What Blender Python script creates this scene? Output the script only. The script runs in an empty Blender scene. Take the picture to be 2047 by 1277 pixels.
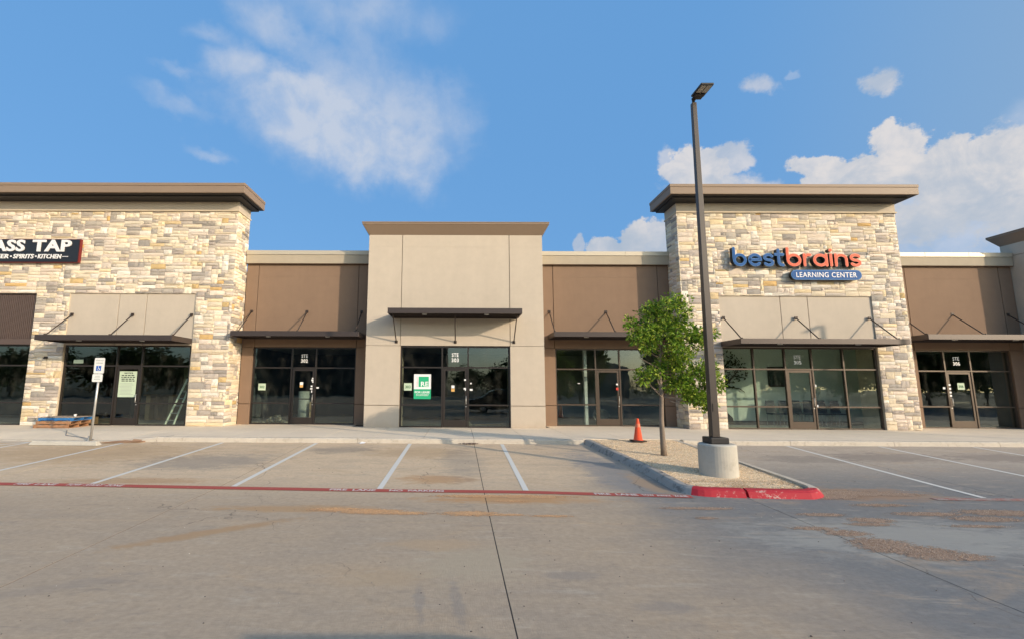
import bpy, math, random
import numpy as np
from mathutils import Vector, Matrix
random.seed(7); rng = np.random.default_rng(7)
R = math.radians
sc = bpy.context.scene
COL = sc.collection

# ---------------------------------------------------------------- camera
def look():
    pi_, ya, ro = R(8.11), R(-.395), R(.3075)
    cp, sp, cy, sy = math.cos(pi_), math.sin(pi_), math.cos(ya), math.sin(ya)
    F = Vector((sy*cp, cy*cp, sp)); Rr = Vector((cy, -sy, 0)); U = Rr.cross(F)
    c, s = math.cos(ro), math.sin(ro)
    return F, c*Rr + s*U, -s*Rr + c*U
F_, R_, U_ = look()
cam = bpy.data.cameras.new('camera'); camo = bpy.data.objects.new('camera', cam); COL.objects.link(camo)
M = Matrix((R_, U_, -F_)).transposed().to_4x4(); M.translation = (0, 0, 1.67); camo.matrix_world = M
cam.sensor_width = 36; cam.lens = 942.3/2047*36
cam.shift_x = (1023.5-910)/2047; cam.shift_y = (638-638.5)/2047
cam.clip_start = .05; cam.clip_end = 3000
sc.camera = camo
sc.view_settings.view_transform = 'Standard'; sc.view_settings.look = 'None'
sc.view_settings.gamma = 1; sc.view_settings.use_curve_mapping = False
sc.view_settings.exposure = 0.24
sc.cycles.max_bounces = 8; sc.cycles.transparent_max_bounces = 16; sc.cycles.glossy_bounces = 3; sc.cycles.diffuse_bounces = 4
sc.cycles.caustics_reflective = False; sc.cycles.caustics_refractive = False

# ---------------------------------------------------------------- sun and sky
SUN_EL = R(17.8); SUN_TO = Vector((1.31, -1, .525)).normalized()   # direction towards the sun
sun = bpy.data.lights.new('sun', 'SUN'); sun.energy = 3.35; sun.angle = R(.55); sun.color = (1, .81, .61)
so = bpy.data.objects.new('sun', sun); COL.objects.link(so); so.rotation_euler = SUN_TO.to_track_quat('Z', 'Y').to_euler()
W = bpy.data.worlds.new('World'); sc.world = W; W.use_nodes = True
nt = W.node_tree; nt.nodes.clear()
def wn(t, **k):
    n = nt.nodes.new(t)
    for a, b in k.items(): setattr(n, a, b)
    return n
def wm(op, a, b=None, c=None, clamp=False):
    n = wn('ShaderNodeMath', operation=op, use_clamp=clamp)
    for i, v in enumerate((a, b, c)):
        if v is None: continue
        if isinstance(v, (int, float)): n.inputs[i].default_value = v
        else: nt.links.new(v, n.inputs[i])
    return n.outputs[0]
sky = wn('ShaderNodeTexSky', sky_type='NISHITA'); sky.sun_disc = False; sky.sun_elevation = SUN_EL
sky.sun_rotation = math.atan2(SUN_TO.x, SUN_TO.y); sky.air_density = 1.0; sky.dust_density = 2.2; sky.ozone_density = 2.0
tc = wn('ShaderNodeTexCoord'); sep = wn('ShaderNodeSeparateXYZ'); nt.links.new(tc.outputs['Generated'], sep.inputs[0])
den = wm('MAXIMUM', wm('ADD', sep.outputs[1], 1.0), .02)
S_ = wm('DIVIDE', sep.outputs[0], den); T_ = wm('DIVIDE', sep.outputs[2], den)
comb = wn('ShaderNodeCombineXYZ'); nt.links.new(S_, comb.inputs[0]); nt.links.new(T_, comb.inputs[1])
ST = comb.outputs[0]
def noise(scale, detail, rough, vec=ST, dist=0.):
    n = wn('ShaderNodeTexNoise'); n.inputs['Scale'].default_value = scale; n.inputs['Detail'].default_value = detail
    n.inputs['Roughness'].default_value = rough; n.inputs['Distortion'].default_value = dist
    nt.links.new(vec, n.inputs['Vector']); return n.outputs['Fac']
wz_ = wn('ShaderNodeTexNoise'); wz_.inputs['Scale'].default_value = 16; wz_.inputs['Detail'].default_value = 5; wz_.inputs['Roughness'].default_value = .6; nt.links.new(ST, wz_.inputs['Vector'])
w1 = wn('ShaderNodeVectorMath', operation='SUBTRACT'); nt.links.new(wz_.outputs['Color'], w1.inputs[0]); w1.inputs[1].default_value = (.5, .5, .5)
w2 = wn('ShaderNodeVectorMath', operation='SCALE'); nt.links.new(w1.outputs[0], w2.inputs[0]); w2.inputs['Scale'].default_value = .055
w3 = wn('ShaderNodeVectorMath', operation='ADD'); nt.links.new(ST, w3.inputs[0]); nt.links.new(w2.outputs[0], w3.inputs[1]); STW = w3.outputs[0]
N_soft = noise(9, 5, .55, dist=.4); N_hard = noise(38, 9, .62); N_big = noise(15, 3, .5)
nh = wm('ADD', wm('MULTIPLY', wm('SUBTRACT', N_hard, .5), 2.1), wm('MULTIPLY', wm('SUBTRACT', N_big, .5), 1.5))
ns = wm('ADD', wm('MULTIPLY', wm('SUBTRACT', N_soft, .5), 1.35), wm('MULTIPLY', wm('SUBTRACT', N_hard, .5), .35))
CL = [(0.4650,0.1850,0.0450,0.0420,-0.05,0.30,0.95),(0.4150,0.1450,0.0500,0.0200,0.0,0.30,0.85),(0.4500,0.1700,0.0700,0.0420,-0.05,0.20,0.95),(0.4150,0.1850,0.0500,0.0260,-0.05,0.14,0.95),(-0.1150,0.2560,0.0600,0.0300,-0.32,0.55,0.80),(-0.1600,0.2720,0.0420,0.0260,-0.2,0.55,0.75),(-0.1393,0.2602,0.0934,0.0358,-0.295,0.75,0.70),(-0.1485,0.2834,0.0371,0.0201,-0.097,0.60,0.75),(-0.0623,0.2493,0.0389,0.0213,-0.398,0.70,0.55),
(-0.2184,0.3082,0.0277,0.0197,-0.141,0.70,0.60),(-0.1856,0.3514,0.0525,0.0162,-0.452,0.90,0.5),(-0.0904,0.3728,0.0655,0.0250,0.038,0.90,0.45),
(-0.0671,0.2882,0.0767,0.0369,-0.478,0.90,0.58),(-0.0201,0.2724,0.0369,0.0358,0.002,0.90,0.45),(-0.2493,0.3383,0.0206,0.0089,-0.018,0.90,0.32),
(-0.2714,0.3018,0.0176,0.0055,-0.025,0.90,0.25),(-0.2796,0.2748,0.0306,0.0077,-0.282,0.90,0.36),(-0.2449,0.2334,0.0182,0.0055,-0.431,0.80,0.40),
(-0.1177,0.3090,0.0440,0.0107,-0.361,0.90,0.30),(0.4427,0.1859,0.0509,0.0316,-0.101,0.12,0.95),(0.3727,0.1961,0.0487,0.0190,-0.034,0.12,0.95),
(0.3919,0.2189,0.0232,0.0188,0.158,0.14,0.92),(0.4285,0.1630,0.0715,0.0257,-0.174,0.50,0.85),(0.4590,0.1990,0.0166,0.0244,-0.218,0.25,0.90),
(0.3399,0.2056,0.0264,0.0112,-0.255,0.12,0.90),(0.2348,0.2163,0.0341,0.0196,-0.288,0.15,0.88),(0.2682,0.2231,0.0185,0.0182,-0.561,0.20,0.75),
(0.2596,0.1993,0.0552,0.0161,-0.210,0.40,0.85),(0.2092,0.2294,0.0116,0.0125,-0.095,0.25,0.60),(0.3800,0.2697,0.0139,0.0141,0.111,0.30,0.75),
(0.2854,0.2878,0.0179,0.0085,-0.306,0.40,0.55),(0.3086,0.2902,0.0056,0.0030,-0.180,0.50,0.40),(0.1786,0.1488,0.0202,0.0174,-0.053,0.12,0.95),
(0.1580,0.1451,0.0226,0.0113,-0.046,0.12,0.92),(0.2054,0.1504,0.0159,0.0182,-0.062,0.15,0.90),(0.1921,0.1399,0.0419,0.0102,-0.057,0.20,0.90),
(0.1269,0.1489,0.0056,0.0114,-0.035,0.20,0.70),(0.4648,0.2177,0.0123,0.0240,-0.240,0.80,0.45),(0.4376,0.1317,0.0811,0.0303,0.066,0.90,0.70)]
soft_m = hard_m = None
for (cx, cy, a, b, th, so_, op) in CL:
    hard = so_ < .5
    mp = wn('ShaderNodeMapping', vector_type='TEXTURE')
    mp.inputs['Location'].default_value = (cx, cy, 0); mp.inputs['Rotation'].default_value = (0, 0, th)
    k = 1.12 if hard else 1.5
    mp.inputs['Scale'].default_value = (a*k, b*k, 1)
    nt.links.new(ST if hard else STW, mp.inputs['Vector'])
    ln = wn('ShaderNodeVectorMath', operation='LENGTH'); nt.links.new(mp.outputs[0], ln.inputs[0])
    v = wm('ADD', wm('SUBTRACT', 1.0, ln.outputs['Value']), nh if hard else ns)
    mr = wn('ShaderNodeMapRange', interpolation_type='SMOOTHSTEP')
    nt.links.new(v, mr.inputs['Value']); mr.inputs['From Min'].default_value = 0 if hard else -.05
    mr.inputs['From Max'].default_value = max(.22, so_*1.6) if hard else so_*1.15
    mr.inputs['To Max'].default_value = op if hard else min(.85, op*1.18)
    o = mr.outputs[0]
    if hard: hard_m = o if hard_m is None else wm('MAXIMUM', hard_m, o)
    else: soft_m = o if soft_m is None else wm('ADD', soft_m, wm('MULTIPLY', o, wm('SUBTRACT', 1, soft_m)))
# thin general cloud well away from the photographed part of the sky, so the vault goes on plausibly
far = wn('ShaderNodeMapRange', interpolation_type='SMOOTHSTEP')
rl = wn('ShaderNodeVectorMath', operation='LENGTH'); nt.links.new(ST, rl.inputs[0]); nt.links.new(rl.outputs['Value'], far.inputs['Value'])
far.inputs['From Min'].default_value = .55; far.inputs['From Max'].default_value = .9
gen = wn('ShaderNodeMapRange', interpolation_type='SMOOTHSTEP'); nt.links.new(noise(2.6, 7, .6, tc.outputs['Generated'], .3), gen.inputs['Value'])
gen.inputs['From Min'].default_value = .5; gen.inputs['From Max'].default_value = .75; gen.inputs['To Max'].default_value = .6
gm = wm('MULTIPLY', far.outputs[0], gen.outputs[0])
var_ = wn('ShaderNodeMapRange', interpolation_type='SMOOTHSTEP'); nt.links.new(noise(20, 7, .6, dist=.15), var_.inputs['Value'])
var_.inputs['From Min'].default_value = .30; var_.inputs['From Max'].default_value = .62; var_.inputs['To Min'].default_value = .55; var_.inputs['To Max'].default_value = 1.12
soft_m = wm('MULTIPLY', soft_m, var_.outputs[0], clamp=True)
soft_all = wm('MAXIMUM', soft_m, gm)
def wmix(f, a, b, mode='MIX'):
    n = wn('ShaderNodeMix', data_type='RGBA', blend_type=mode)
    for s, v in ((n.inputs[0], f), (n.inputs[6], a), (n.inputs[7], b)):
        if isinstance(v, (int, float)): s.default_value = v
        elif isinstance(v, tuple): s.default_value = (*v, 1)
        else: nt.links.new(v, s)
    return n.outputs[2]
base = wmix(1.0, sky.outputs[0], (1.9, 2.05, 2.05), 'MULTIPLY')
fr_ = wn('ShaderNodeMapRange', interpolation_type='SMOOTHSTEP'); nt.links.new(sep.outputs[1], fr_.inputs['Value'])
fr_.inputs['From Min'].default_value = -.8; fr_.inputs['From Max'].default_value = .45; fr_.inputs['To Min'].default_value = .1; fr_.inputs['To Max'].default_value = .90
base = wmix(fr_.outputs[0], base, (.85, 2.22, 4.45))
# paler towards the right-hand part of the sky, as thin high haze
hz = wn('ShaderNodeMapRange', interpolation_type='SMOOTHSTEP'); nt.links.new(S_, hz.inputs['Value'])
hz.inputs['From Min'].default_value = .22; hz.inputs['From Max'].default_value = .6; hz.inputs['To Max'].default_value = .68
base = wmix(wm('MULTIPLY', hz.outputs[0], wm('DIVIDE', fr_.outputs[0], .9, clamp=True)), base, (2.0, 2.85, 3.8))
softcol = (3.45, 3.95, 4.85)
c1 = wmix(soft_all, base, softcol)
# cumulus: sunlit tops, bluer underneath
sh = wn('ShaderNodeMapRange', interpolation_type='SMOOTHSTEP')
nt.links.new(wm('ADD', T_, wm('MULTIPLY', wm('SUBTRACT', N_hard, .5), .10)), sh.inputs['Value'])
sh.inputs['From Min'].default_value = .120; sh.inputs['From Max'].default_value = .215
puff = wn('ShaderNodeMapRange', interpolation_type='SMOOTHSTEP'); nt.links.new(wm('ADD', wm('MULTIPLY', noise(24, 8, .62, dist=.5), .8), wm('MULTIPLY', N_hard, .3)), puff.inputs['Value'])
puff.inputs['From Min'].default_value = .40; puff.inputs['From Max'].default_value = .72
ccol = wmix(wm('MULTIPLY', wm('ADD', .38, wm('MULTIPLY', sh.outputs[0], .62)), wm('ADD', .35, wm('MULTIPLY', puff.outputs[0], .75)), clamp=True), (2.5, 3.1, 3.9), (5.0, 4.75, 4.65))
c2 = wmix(hard_m, c1, ccol)
bg = wn('ShaderNodeBackground'); bg.inputs['Strength'].default_value = .13
nt.links.new(c2, bg.inputs['Color']); wo = wn('ShaderNodeOutputWorld'); nt.links.new(bg.outputs[0], wo.inputs[0])

# ---------------------------------------------------------------- materials
class NT:
    def __init__(s, name):
        s.m = bpy.data.materials.new(name); s.m.use_nodes = True; s.t = s.m.node_tree
        s.b = s.t.nodes['Principled BSDF']; s.out = s.t.nodes['Material Output']
        g = s.t.nodes.new('ShaderNodeNewGeometry'); s.pos = g.outputs['Position']
    def n(s, t, **k):
        n = s.t.nodes.new(t)
        for a, b in k.items(): setattr(n, a, b)
        return n
    def put(s, sock, v):
        if isinstance(v, (int, float)): sock.default_value = v
        elif isinstance(v, tuple): sock.default_value = (*v, 1) if len(sock.default_value) == 4 and len(v) == 3 else v
        else: s.t.links.new(v, sock)
    def math(s, op, a, b=None, clamp=False):
        n = s.n('ShaderNodeMath', operation=op, use_clamp=clamp); s.put(n.inputs[0], a)
        if b is not None: s.put(n.inputs[1], b)
        return n.outputs[0]
    def mix(s, f, a, b, mode='MIX'):
        n = s.n('ShaderNodeMix', data_type='RGBA', blend_type=mode); s.put(n.inputs[0], f); s.put(n.inputs[6], a); s.put(n.inputs[7], b)
        return n.outputs[2]
    def vec(s, scale=(1, 1, 1), src=None, loc=(0, 0, 0)):
        n = s.n('ShaderNodeMapping'); s.t.links.new(src or s.pos, n.inputs[0]); n.inputs['Scale'].default_value = scale
        n.inputs['Location'].default_value = loc; return n.outputs[0]
    def noise(s, scale, detail=4, rough=.55, vec=None, dist=0.):
        n = s.n('ShaderNodeTexNoise'); n.inputs['Scale'].default_value = scale; n.inputs['Detail'].default_value = detail
        n.inputs['Roughness'].default_value = rough; n.inputs['Distortion'].default_value = dist
        s.t.links.new(vec or s.pos, n.inputs['Vector']); return n.outputs['Fac']
    def ramp(s, v, lo, hi, a=0., b=1.):
        n = s.n('ShaderNodeMapRange', interpolation_type='SMOOTHSTEP'); s.put(n.inputs['Value'], v)
        n.inputs['From Min'].default_value = lo; n.inputs['From Max'].default_value = hi
        n.inputs['To Min'].default_value = a; n.inputs['To Max'].default_value = b; return n.outputs[0]
    def bump(s, h, strength=.3, dist=.01):
        n = s.n('ShaderNodeBump'); n.inputs['Strength'].default_value = strength; n.inputs['Distance'].default_value = dist
        s.t.links.new(h, n.inputs['Height']); s.t.links.new(n.outputs[0], s.b.inputs['Normal']); return n
    def blob(s, cx, cy, rx, ry, th=0., nz=None, soft=.6):
        n = s.n('ShaderNodeMapping', vector_type='TEXTURE'); s.t.links.new(s.pos, n.inputs[0])
        n.inputs['Location'].default_value = (cx, cy, 0); n.inputs['Rotation'].default_value = (0, 0, th); n.inputs['Scale'].default_value = (rx, ry, 1e3)
        l = s.n('ShaderNodeVectorMath', operation='LENGTH'); s.t.links.new(n.outputs[0], l.inputs[0])
        v = s.math('SUBTRACT', 1., l.outputs['Value'])
        if nz is not None: v = s.math('ADD', v, nz)
        return s.ramp(v, 0, soft)
def flat(name, col, rough=.7, metal=0., var=.12, scale=30, spec=.3, bump=0.):
    s = NT(name); nz = s.noise(scale, 4); nz2 = s.noise(scale*.13, 3)
    v = s.math('ADD', s.math('MULTIPLY', s.math('SUBTRACT', nz, .5), var), s.math('MULTIPLY', s.math('SUBTRACT', nz2, .5), var*1.5))
    f = s.math('ADD', 1., v); c = s.n('ShaderNodeVectorMath', operation='SCALE'); c.inputs[0].default_value = col; s.t.links.new(f, c.inputs['Scale'])
    s.t.links.new(c.outputs[0], s.b.inputs['Base Color']); s.b.inputs['Roughness'].default_value = rough
    s.b.inputs['Metallic'].default_value = metal; s.b.inputs['Specular IOR Level'].default_value = spec
    if bump: s.bump(nz, bump, .004)
    return s.m
def stucco(name, col):
    s = NT(name); fine = s.noise(260, 3, .6); mid = s.noise(3.2, 5, .6); big = s.noise(.7, 3)
    streak = s.noise(2.5, 4, .6, s.vec((1, 1, .12)))
    v = s.math('ADD', s.math('MULTIPLY', s.math('SUBTRACT', mid, .5), .16), s.math('MULTIPLY', s.math('SUBTRACT', streak, .5), .12))
    v = s.math('ADD', v, s.math('MULTIPLY', s.math('SUBTRACT', fine, .5), .14))
    v = s.math('ADD', v, s.math('MULTIPLY', s.math('SUBTRACT', big, .5), .08))
    c = s.n('ShaderNodeVectorMath', operation='SCALE'); c.inputs[0].default_value = col; s.t.links.new(s.math('ADD', 1., v), c.inputs['Scale'])
    sp = s.n('ShaderNodeSeparateXYZ'); s.t.links.new(s.pos, sp.inputs[0])
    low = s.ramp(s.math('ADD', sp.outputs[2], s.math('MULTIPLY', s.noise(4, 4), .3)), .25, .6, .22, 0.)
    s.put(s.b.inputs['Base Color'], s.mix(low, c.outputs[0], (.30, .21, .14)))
    s.b.inputs['Roughness'].default_value = .9; s.b.inputs['Specular IOR Level'].default_value = .15
    s.bump(s.math('ADD', fine, s.math('MULTIPLY', s.noise(90, 3), .6)), .28, .004); return s.m
BEIGE = stucco('beige_stucco', (.50, .43, .345)); BROWN = stucco('brown_stucco', (.235, .158, .108)); TRIM = stucco('trim_stucco', (.40, .34, .255))
GROOVE = flat('joint_dark', (.32, .265, .205), .95); BROWNG = flat('joint_brown', (.15, .10, .07), .95)
CAPM = flat('coping_metal', (.50, .44, .34), .45, .2, .05)
FASC = flat('cornice_brown', (.25, .18, .125), .55, 0, .08, 8); SOFF = flat('soffit_dark', (.030, .026, .024), .6)
LIP = flat('pale_sill', (.55, .46, .34), .85)
CANO = flat('canopy_bronze', (.062, .046, .040), .42, .3, .12, 12, .5); ALU = flat('bronze_aluminium', (.040, .032, .027), .38, .35, .1, 12, .5)
ALU2 = flat('bronze_aluminium_sunlit', (.085, .062, .045), .4, .35, .1, 12, .5)  # same bronze with sunlight painted in, for the right-hand shopfronts
ROD = flat('rod_bronze', (.055, .040, .033), .5, .2)
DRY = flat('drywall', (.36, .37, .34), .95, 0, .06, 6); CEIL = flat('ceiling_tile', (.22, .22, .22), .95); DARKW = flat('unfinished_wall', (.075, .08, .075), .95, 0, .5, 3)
INFL = flat('interior_floor', (.28, .27, .25), .6, 0, .3, 2); WHITE = flat('white_print', (.80, .80, .78), .6, 0, .03); BLACKP = flat('black_print', (.02, .02, .02), .6)
WOOD = flat('raw_timber', (.42, .30, .17), .8, 0, .4, 12); DWOOD = flat('dark_timber', (.20, .125, .07), .8, 0, .5, 8)
ROOFM = flat('roof_membrane', (.45, .45, .43), .9)
def stone_mat():
    s = NT('cut_limestone'); a = s.n('ShaderNodeAttribute', attribute_name='tint')
    n1 = s.noise(11, 6, .65); n2 = s.noise(45, 5, .65, dist=.6); n3 = s.noise(160, 3, .6)
    v = s.math('ADD', s.math('MULTIPLY', s.math('SUBTRACT', n1, .5), .26), s.math('MULTIPLY', s.math('SUBTRACT', n3, .5), .16))
    c = s.n('ShaderNodeVectorMath', operation='SCALE'); s.t.links.new(a.outputs['Vector'], c.inputs[0]); s.t.links.new(s.math('ADD', 1., v), c.inputs['Scale'])
    vein = s.ramp(s.noise(9, 5, .6, dist=1.5), .58, .74, 0, .38)
    s.put(s.b.inputs['Base Color'], s.mix(vein, c.outputs[0], (.62, .47, .28)))
    s.b.inputs['Roughness'].default_value = .92; s.b.inputs['Specular IOR Level'].default_value = .15
    s.bump(s.math('ADD', n2, s.math('MULTIPLY', n1, 1.2)), .6, .014); return s.m
STONE = stone_mat(); MORTAR = flat('stone_mortar', (.56, .47, .35), .95, 0, .3, 20)
def glass_mat():
    s = NT('tinted_glass'); t = s.n('ShaderNodeBsdfTransparent'); t.inputs[0].default_value = (.82, .87, .84, 1)
    g = s.n('ShaderNodeBsdfGlossy'); g.inputs['Roughness'].default_value = .0; g.inputs['Color'].default_value = (.78, .90, .92, 1)
    wave = s.noise(1.6, 2, .5); bp = s.n('ShaderNodeBump'); bp.inputs['Strength'].default_value = .05; bp.inputs['Distance'].default_value = .03
    s.t.links.new(wave, bp.inputs['Height']); s.t.links.new(bp.outputs[0], g.inputs['Normal'])
    fr = s.n('ShaderNodeFresnel'); fr.inputs['IOR'].default_value = 1.5
    dust = s.ramp(s.noise(3, 6, .65, s.vec((1, 1, .5))), .45, .8, .0, .035)
    mx = s.n('ShaderNodeMixShader'); gg = s.n('ShaderNodeNewGeometry'); s.t.links.new(s.math('MULTIPLY', s.math('ADD', s.math('MULTIPLY', fr.outputs[0], 1.4), .055), s.math('SUBTRACT', 1., gg.outputs['Backfacing'])), mx.inputs[0])
    s.t.links.new(t.outputs[0], mx.inputs[1]); s.t.links.new(g.outputs[0], mx.inputs[2])
    d = s.n('ShaderNodeBsdfDiffuse'); d.inputs[0].default_value = (.5, .46, .38, 1)
    m2 = s.n('ShaderNodeMixShader'); s.t.links.new(dust, m2.inputs[0]); s.t.links.new(mx.outputs[0], m2.inputs[1]); s.t.links.new(d.outputs[0], m2.inputs[2])
    s.t.links.new(m2.outputs[0], s.out.inputs[0]); return s.m
GLASS = glass_mat()
def concrete_lot():
    s = NT('lot_concrete'); P = s.pos
    n1 = s.noise(.35, 5, .6); n2 = s.noise(1.6, 6, .65, s.vec((.55, 1.3, 1))); n3 = s.noise(14, 5, .6); n4 = s.noise(120, 3, .6)
    n5 = s.noise(4, 5, .65, s.vec((.35, 1.5, 1)), .5)
    sp = s.n('ShaderNodeSeparateXYZ'); s.t.links.new(P, sp.inputs[0])
    # tan over the left bays, blending to darker grey concrete on the right
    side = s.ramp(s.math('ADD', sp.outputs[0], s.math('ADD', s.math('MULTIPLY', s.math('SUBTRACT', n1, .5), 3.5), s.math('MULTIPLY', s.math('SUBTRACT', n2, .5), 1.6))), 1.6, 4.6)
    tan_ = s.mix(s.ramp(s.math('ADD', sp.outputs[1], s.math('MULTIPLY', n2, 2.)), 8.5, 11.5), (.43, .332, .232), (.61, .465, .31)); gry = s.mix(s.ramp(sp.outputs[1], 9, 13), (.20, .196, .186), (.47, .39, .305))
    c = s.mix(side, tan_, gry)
    c = s.mix(s.ramp(n2, .42, .70, 0, .30), c, (.30, .25, .20)); c = s.mix(s.ramp(n5, .53, .72, 0, .40), c, (.50, .42, .32)); c = s.mix(s.ramp(s.noise(3.1, 7, .7, s.vec((.5, 1.4, 1), loc=(4, 2, 0)), .8), .56, .70, 0, .4), c, (.24, .205, .17)); c = s.mix(s.ramp(s.noise(.9, 6, .7, s.vec((.7, 1.2, 1), loc=(9, 1, 0)), .6), .54, .70, 0, .45), c, (.47, .34, .215))
    f = s.math('ADD', 1., s.math('ADD', s.math('MULTIPLY', s.math('SUBTRACT', n3, .5), .42), s.math('ADD', s.math('MULTIPLY', s.math('SUBTRACT', n4, .5), .34), s.math('MULTIPLY', s.math('SUBTRACT', s.noise(38, 5, .7, s.vec((.35, 1.6, 1))), .5), .45))))
    sc_ = s.n('ShaderNodeVectorMath', operation='SCALE'); s.t.links.new(c, sc_.inputs[0]); s.t.links.new(f, sc_.inputs['Scale']); c = sc_.outputs[0]
    nb = s.math('MULTIPLY', s.math('SUBTRACT', s.noise(4.4, 7, .72, s.vec((.55, 1.3, 1)), .8), .44), 2.4)
    for (x, y, rx, ry, th, col, op) in [(-6.3,9.6,1.6,.25,0,(.42,.25,.12),.45),(-1.0,12.9,1.5,.8,0,(.42,.28,.15),.35),(-.4,9.9,.8,.35,0,(.45,.25,.11),.5),(-2.6,7.75,1.3,.2,0,(.45,.28,.14),.55),
        (-3.3,6.6,1.1,.13,.6,(.42,.26,.13),.55),(-.7,5.2,.5,.25,0,(.46,.33,.2),.4),(.2,5.6,.7,.5,.3,(.44,.36,.25),.45),(-.3,6.2,.6,.2,0,(.47,.33,.2),.45),(.9,8.4,1.6,.25,0,(.48,.28,.13),.7),
        (-9.5,12.5,3.,1.4,0,(.42,.28,.15),.4),(-6,11.5,1.6,.9,.2,(.22,.205,.185),.4),(-3.2,13.2,.9,.5,.2,(.2,.18,.16),.4),(.1,11.8,.5,1.9,0,(.24,.225,.2),.3),(3.3,10.6,.55,2.3,.05,(.22,.225,.23),.5),
        (7.3,8.95,1.3,.45,-.05,(.34,.22,.14),.75),(3.7,9.6,.22,.9,.1,(.40,.27,.16),.5),(11,12.6,1.6,.6,0,(.24,.2,.17),.5),(8.7,12.3,1.1,.5,0,(.23,.2,.17),.45),(14.2,12.6,1.6,.6,0,(.24,.2,.17),.5),
        (6,6.6,2.2,.8,0,(.38,.36,.31),.5),(-4.0,4.9,.8,.12,.5,(.24,.21,.185),.22),(1.9,4.6,.3,.12,0,(.23,.215,.2),.3),(1.2,5.3,.3,.10,0,(.24,.22,.2),.3),(.0,4.7,.06,.5,.1,(.24,.22,.2),.3),(-.35,4.7,.05,.45,.1,(.24,.22,.2),.3)]:
        c = s.mix(s.math('MULTIPLY', s.blob(x, y, rx*1.15, ry*1.2, th, nb, .75), min(.9, op*1.3)), c, col)
    spk = s.ramp(s.noise(17, 5, .75, s.vec((.45, 1.5, 1))), .655, .72, 0, .6); c = s.mix(spk, c, (.13, .115, .10))
    spk2 = s.ramp(s.noise(26, 5, .75, s.vec((.6, 1.3, 1), loc=(7, 3, 1))), .67, .73, 0, .55); c = s.mix(spk2, c, (.5, .46, .4))
    # hairline cracks
    vo = s.n('ShaderNodeTexVoronoi', feature='DISTANCE_TO_EDGE'); vo.inputs['Scale'].default_value = .19
    dv = s.n('ShaderNodeVectorMath', operation='ADD'); ns_ = s.n('ShaderNodeTexNoise'); ns_.inputs['Scale'].default_value = 1.3; ns_.inputs['Detail'].default_value = 6
    s.t.links.new(P, ns_.inputs['Vector']); s.t.links.new(P, dv.inputs[0]); s.t.links.new(ns_.outputs['Color'], dv.inputs[1]); s.t.links.new(dv.outputs[0], vo.inputs['Vector'])
    crack = s.math('MULTIPLY', s.ramp(vo.outputs['Distance'], .0008, .0022, 1, 0), s.ramp(n1, .45, .6)); c = s.mix(s.math('MULTIPLY', crack, .6), c, (.12, .10, .08))
    s.put(s.b.inputs['Base Color'], c); s.b.inputs['Roughness'].default_value = .85; s.b.inputs['Specular IOR Level'].default_value = .25
    s.bump(s.math('ADD', s.math('MULTIPLY', n4, .4), s.math('ADD', n3, s.noise(40, 4, .6, s.vec((1.6, .4, 1))))) , .38, .008); return s.m
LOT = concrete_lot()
def walk_mat(name, col, b=.15):
    s = NT(name); n1 = s.noise(.9, 5, .6); n2 = s.noise(9, 5, .6); n3 = s.noise(130, 3)
    f = s.math('ADD', 1., s.math('ADD', s.math('MULTIPLY', s.math('SUBTRACT', n1, .5), .28), s.math('ADD', s.math('MULTIPLY', s.math('SUBTRACT', n2, .5), .16), s.math('MULTIPLY', s.math('SUBTRACT', n3, .5), .16))))
    sc_ = s.n('ShaderNodeVectorMath', operation='SCALE'); sc_.inputs[0].default_value = col; s.t.links.new(f, sc_.inputs['Scale'])
    spk = s.ramp(s.noise(14, 4, .7), .68, .74, 0, .5)
    s.put(s.b.inputs['Base Color'], s.mix(spk, sc_.outputs[0], (.2, .16, .12))); s.b.inputs['Roughness'].default_value = .88; s.b.inputs['Specular IOR Level'].default_value = .2
    s.bump(s.math('ADD', n3, n2), b, .005); return s.m
WALK = walk_mat('sidewalk_concrete', (.76, .65, .50)); KERB = walk_mat('kerb_concrete', (.54, .48, .39), .9); KERBG = walk_mat('kerb_weathered', (.36, .335, .30), .6)
def dirty(m, col, lo, hi, sc_=5., amt=.8):
    t = m.node_tree; b = t.nodes['Principled BSDF']; l = b.inputs['Base Color'].links[0].from_socket
    n = t.nodes.new('ShaderNodeTexNoise'); n.inputs['Scale'].default_value = sc_; n.inputs['Detail'].default_value = 7; n.inputs['Roughness'].default_value = .7
    g = t.nodes.new('ShaderNodeNewGeometry'); t.links.new(g.outputs['Position'], n.inputs['Vector'])
    r = t.nodes.new('ShaderNodeMapRange'); r.interpolation_type = 'SMOOTHSTEP'; r.inputs['From Min'].default_value = lo; r.inputs['From Max'].default_value = hi; r.inputs['To Max'].default_value = amt
    t.links.new(n.outputs['Fac'], r.inputs['Value']); x = t.nodes.new('ShaderNodeMix'); x.data_type = 'RGBA'; t.links.new(r.outputs[0], x.inputs[0]); t.links.new(l, x.inputs[6]); x.inputs[7].default_value = (*col, 1)
    t.links.new(x.outputs[2], b.inputs['Base Color'])
dirty(KERBG, (.10, .095, .09), .5, .66, 4.)
BASEC = walk_mat('pole_base_concrete', (.50, .47, .40), .5)
dirty(BASEC, (.26, .22, .17), .52, .75, 3., .5); dirty(KERB, (.27, .22, .16), .5, .72, 6., .5)
def paint(name, col, under, wear):
    s = NT(name); n = s.noise(7, 7, .7); n2 = s.noise(50, 4, .65)
    m = s.ramp(s.math('ADD', n, s.math('MULTIPLY', n2, .35)), wear, wear+.14, 0, .9)
    s.put(s.b.inputs['Base Color'], s.mix(m, col, under)); s.b.inputs['Roughness'].default_value = .75; s.bump(n2, .15, .004); return s.m
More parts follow.
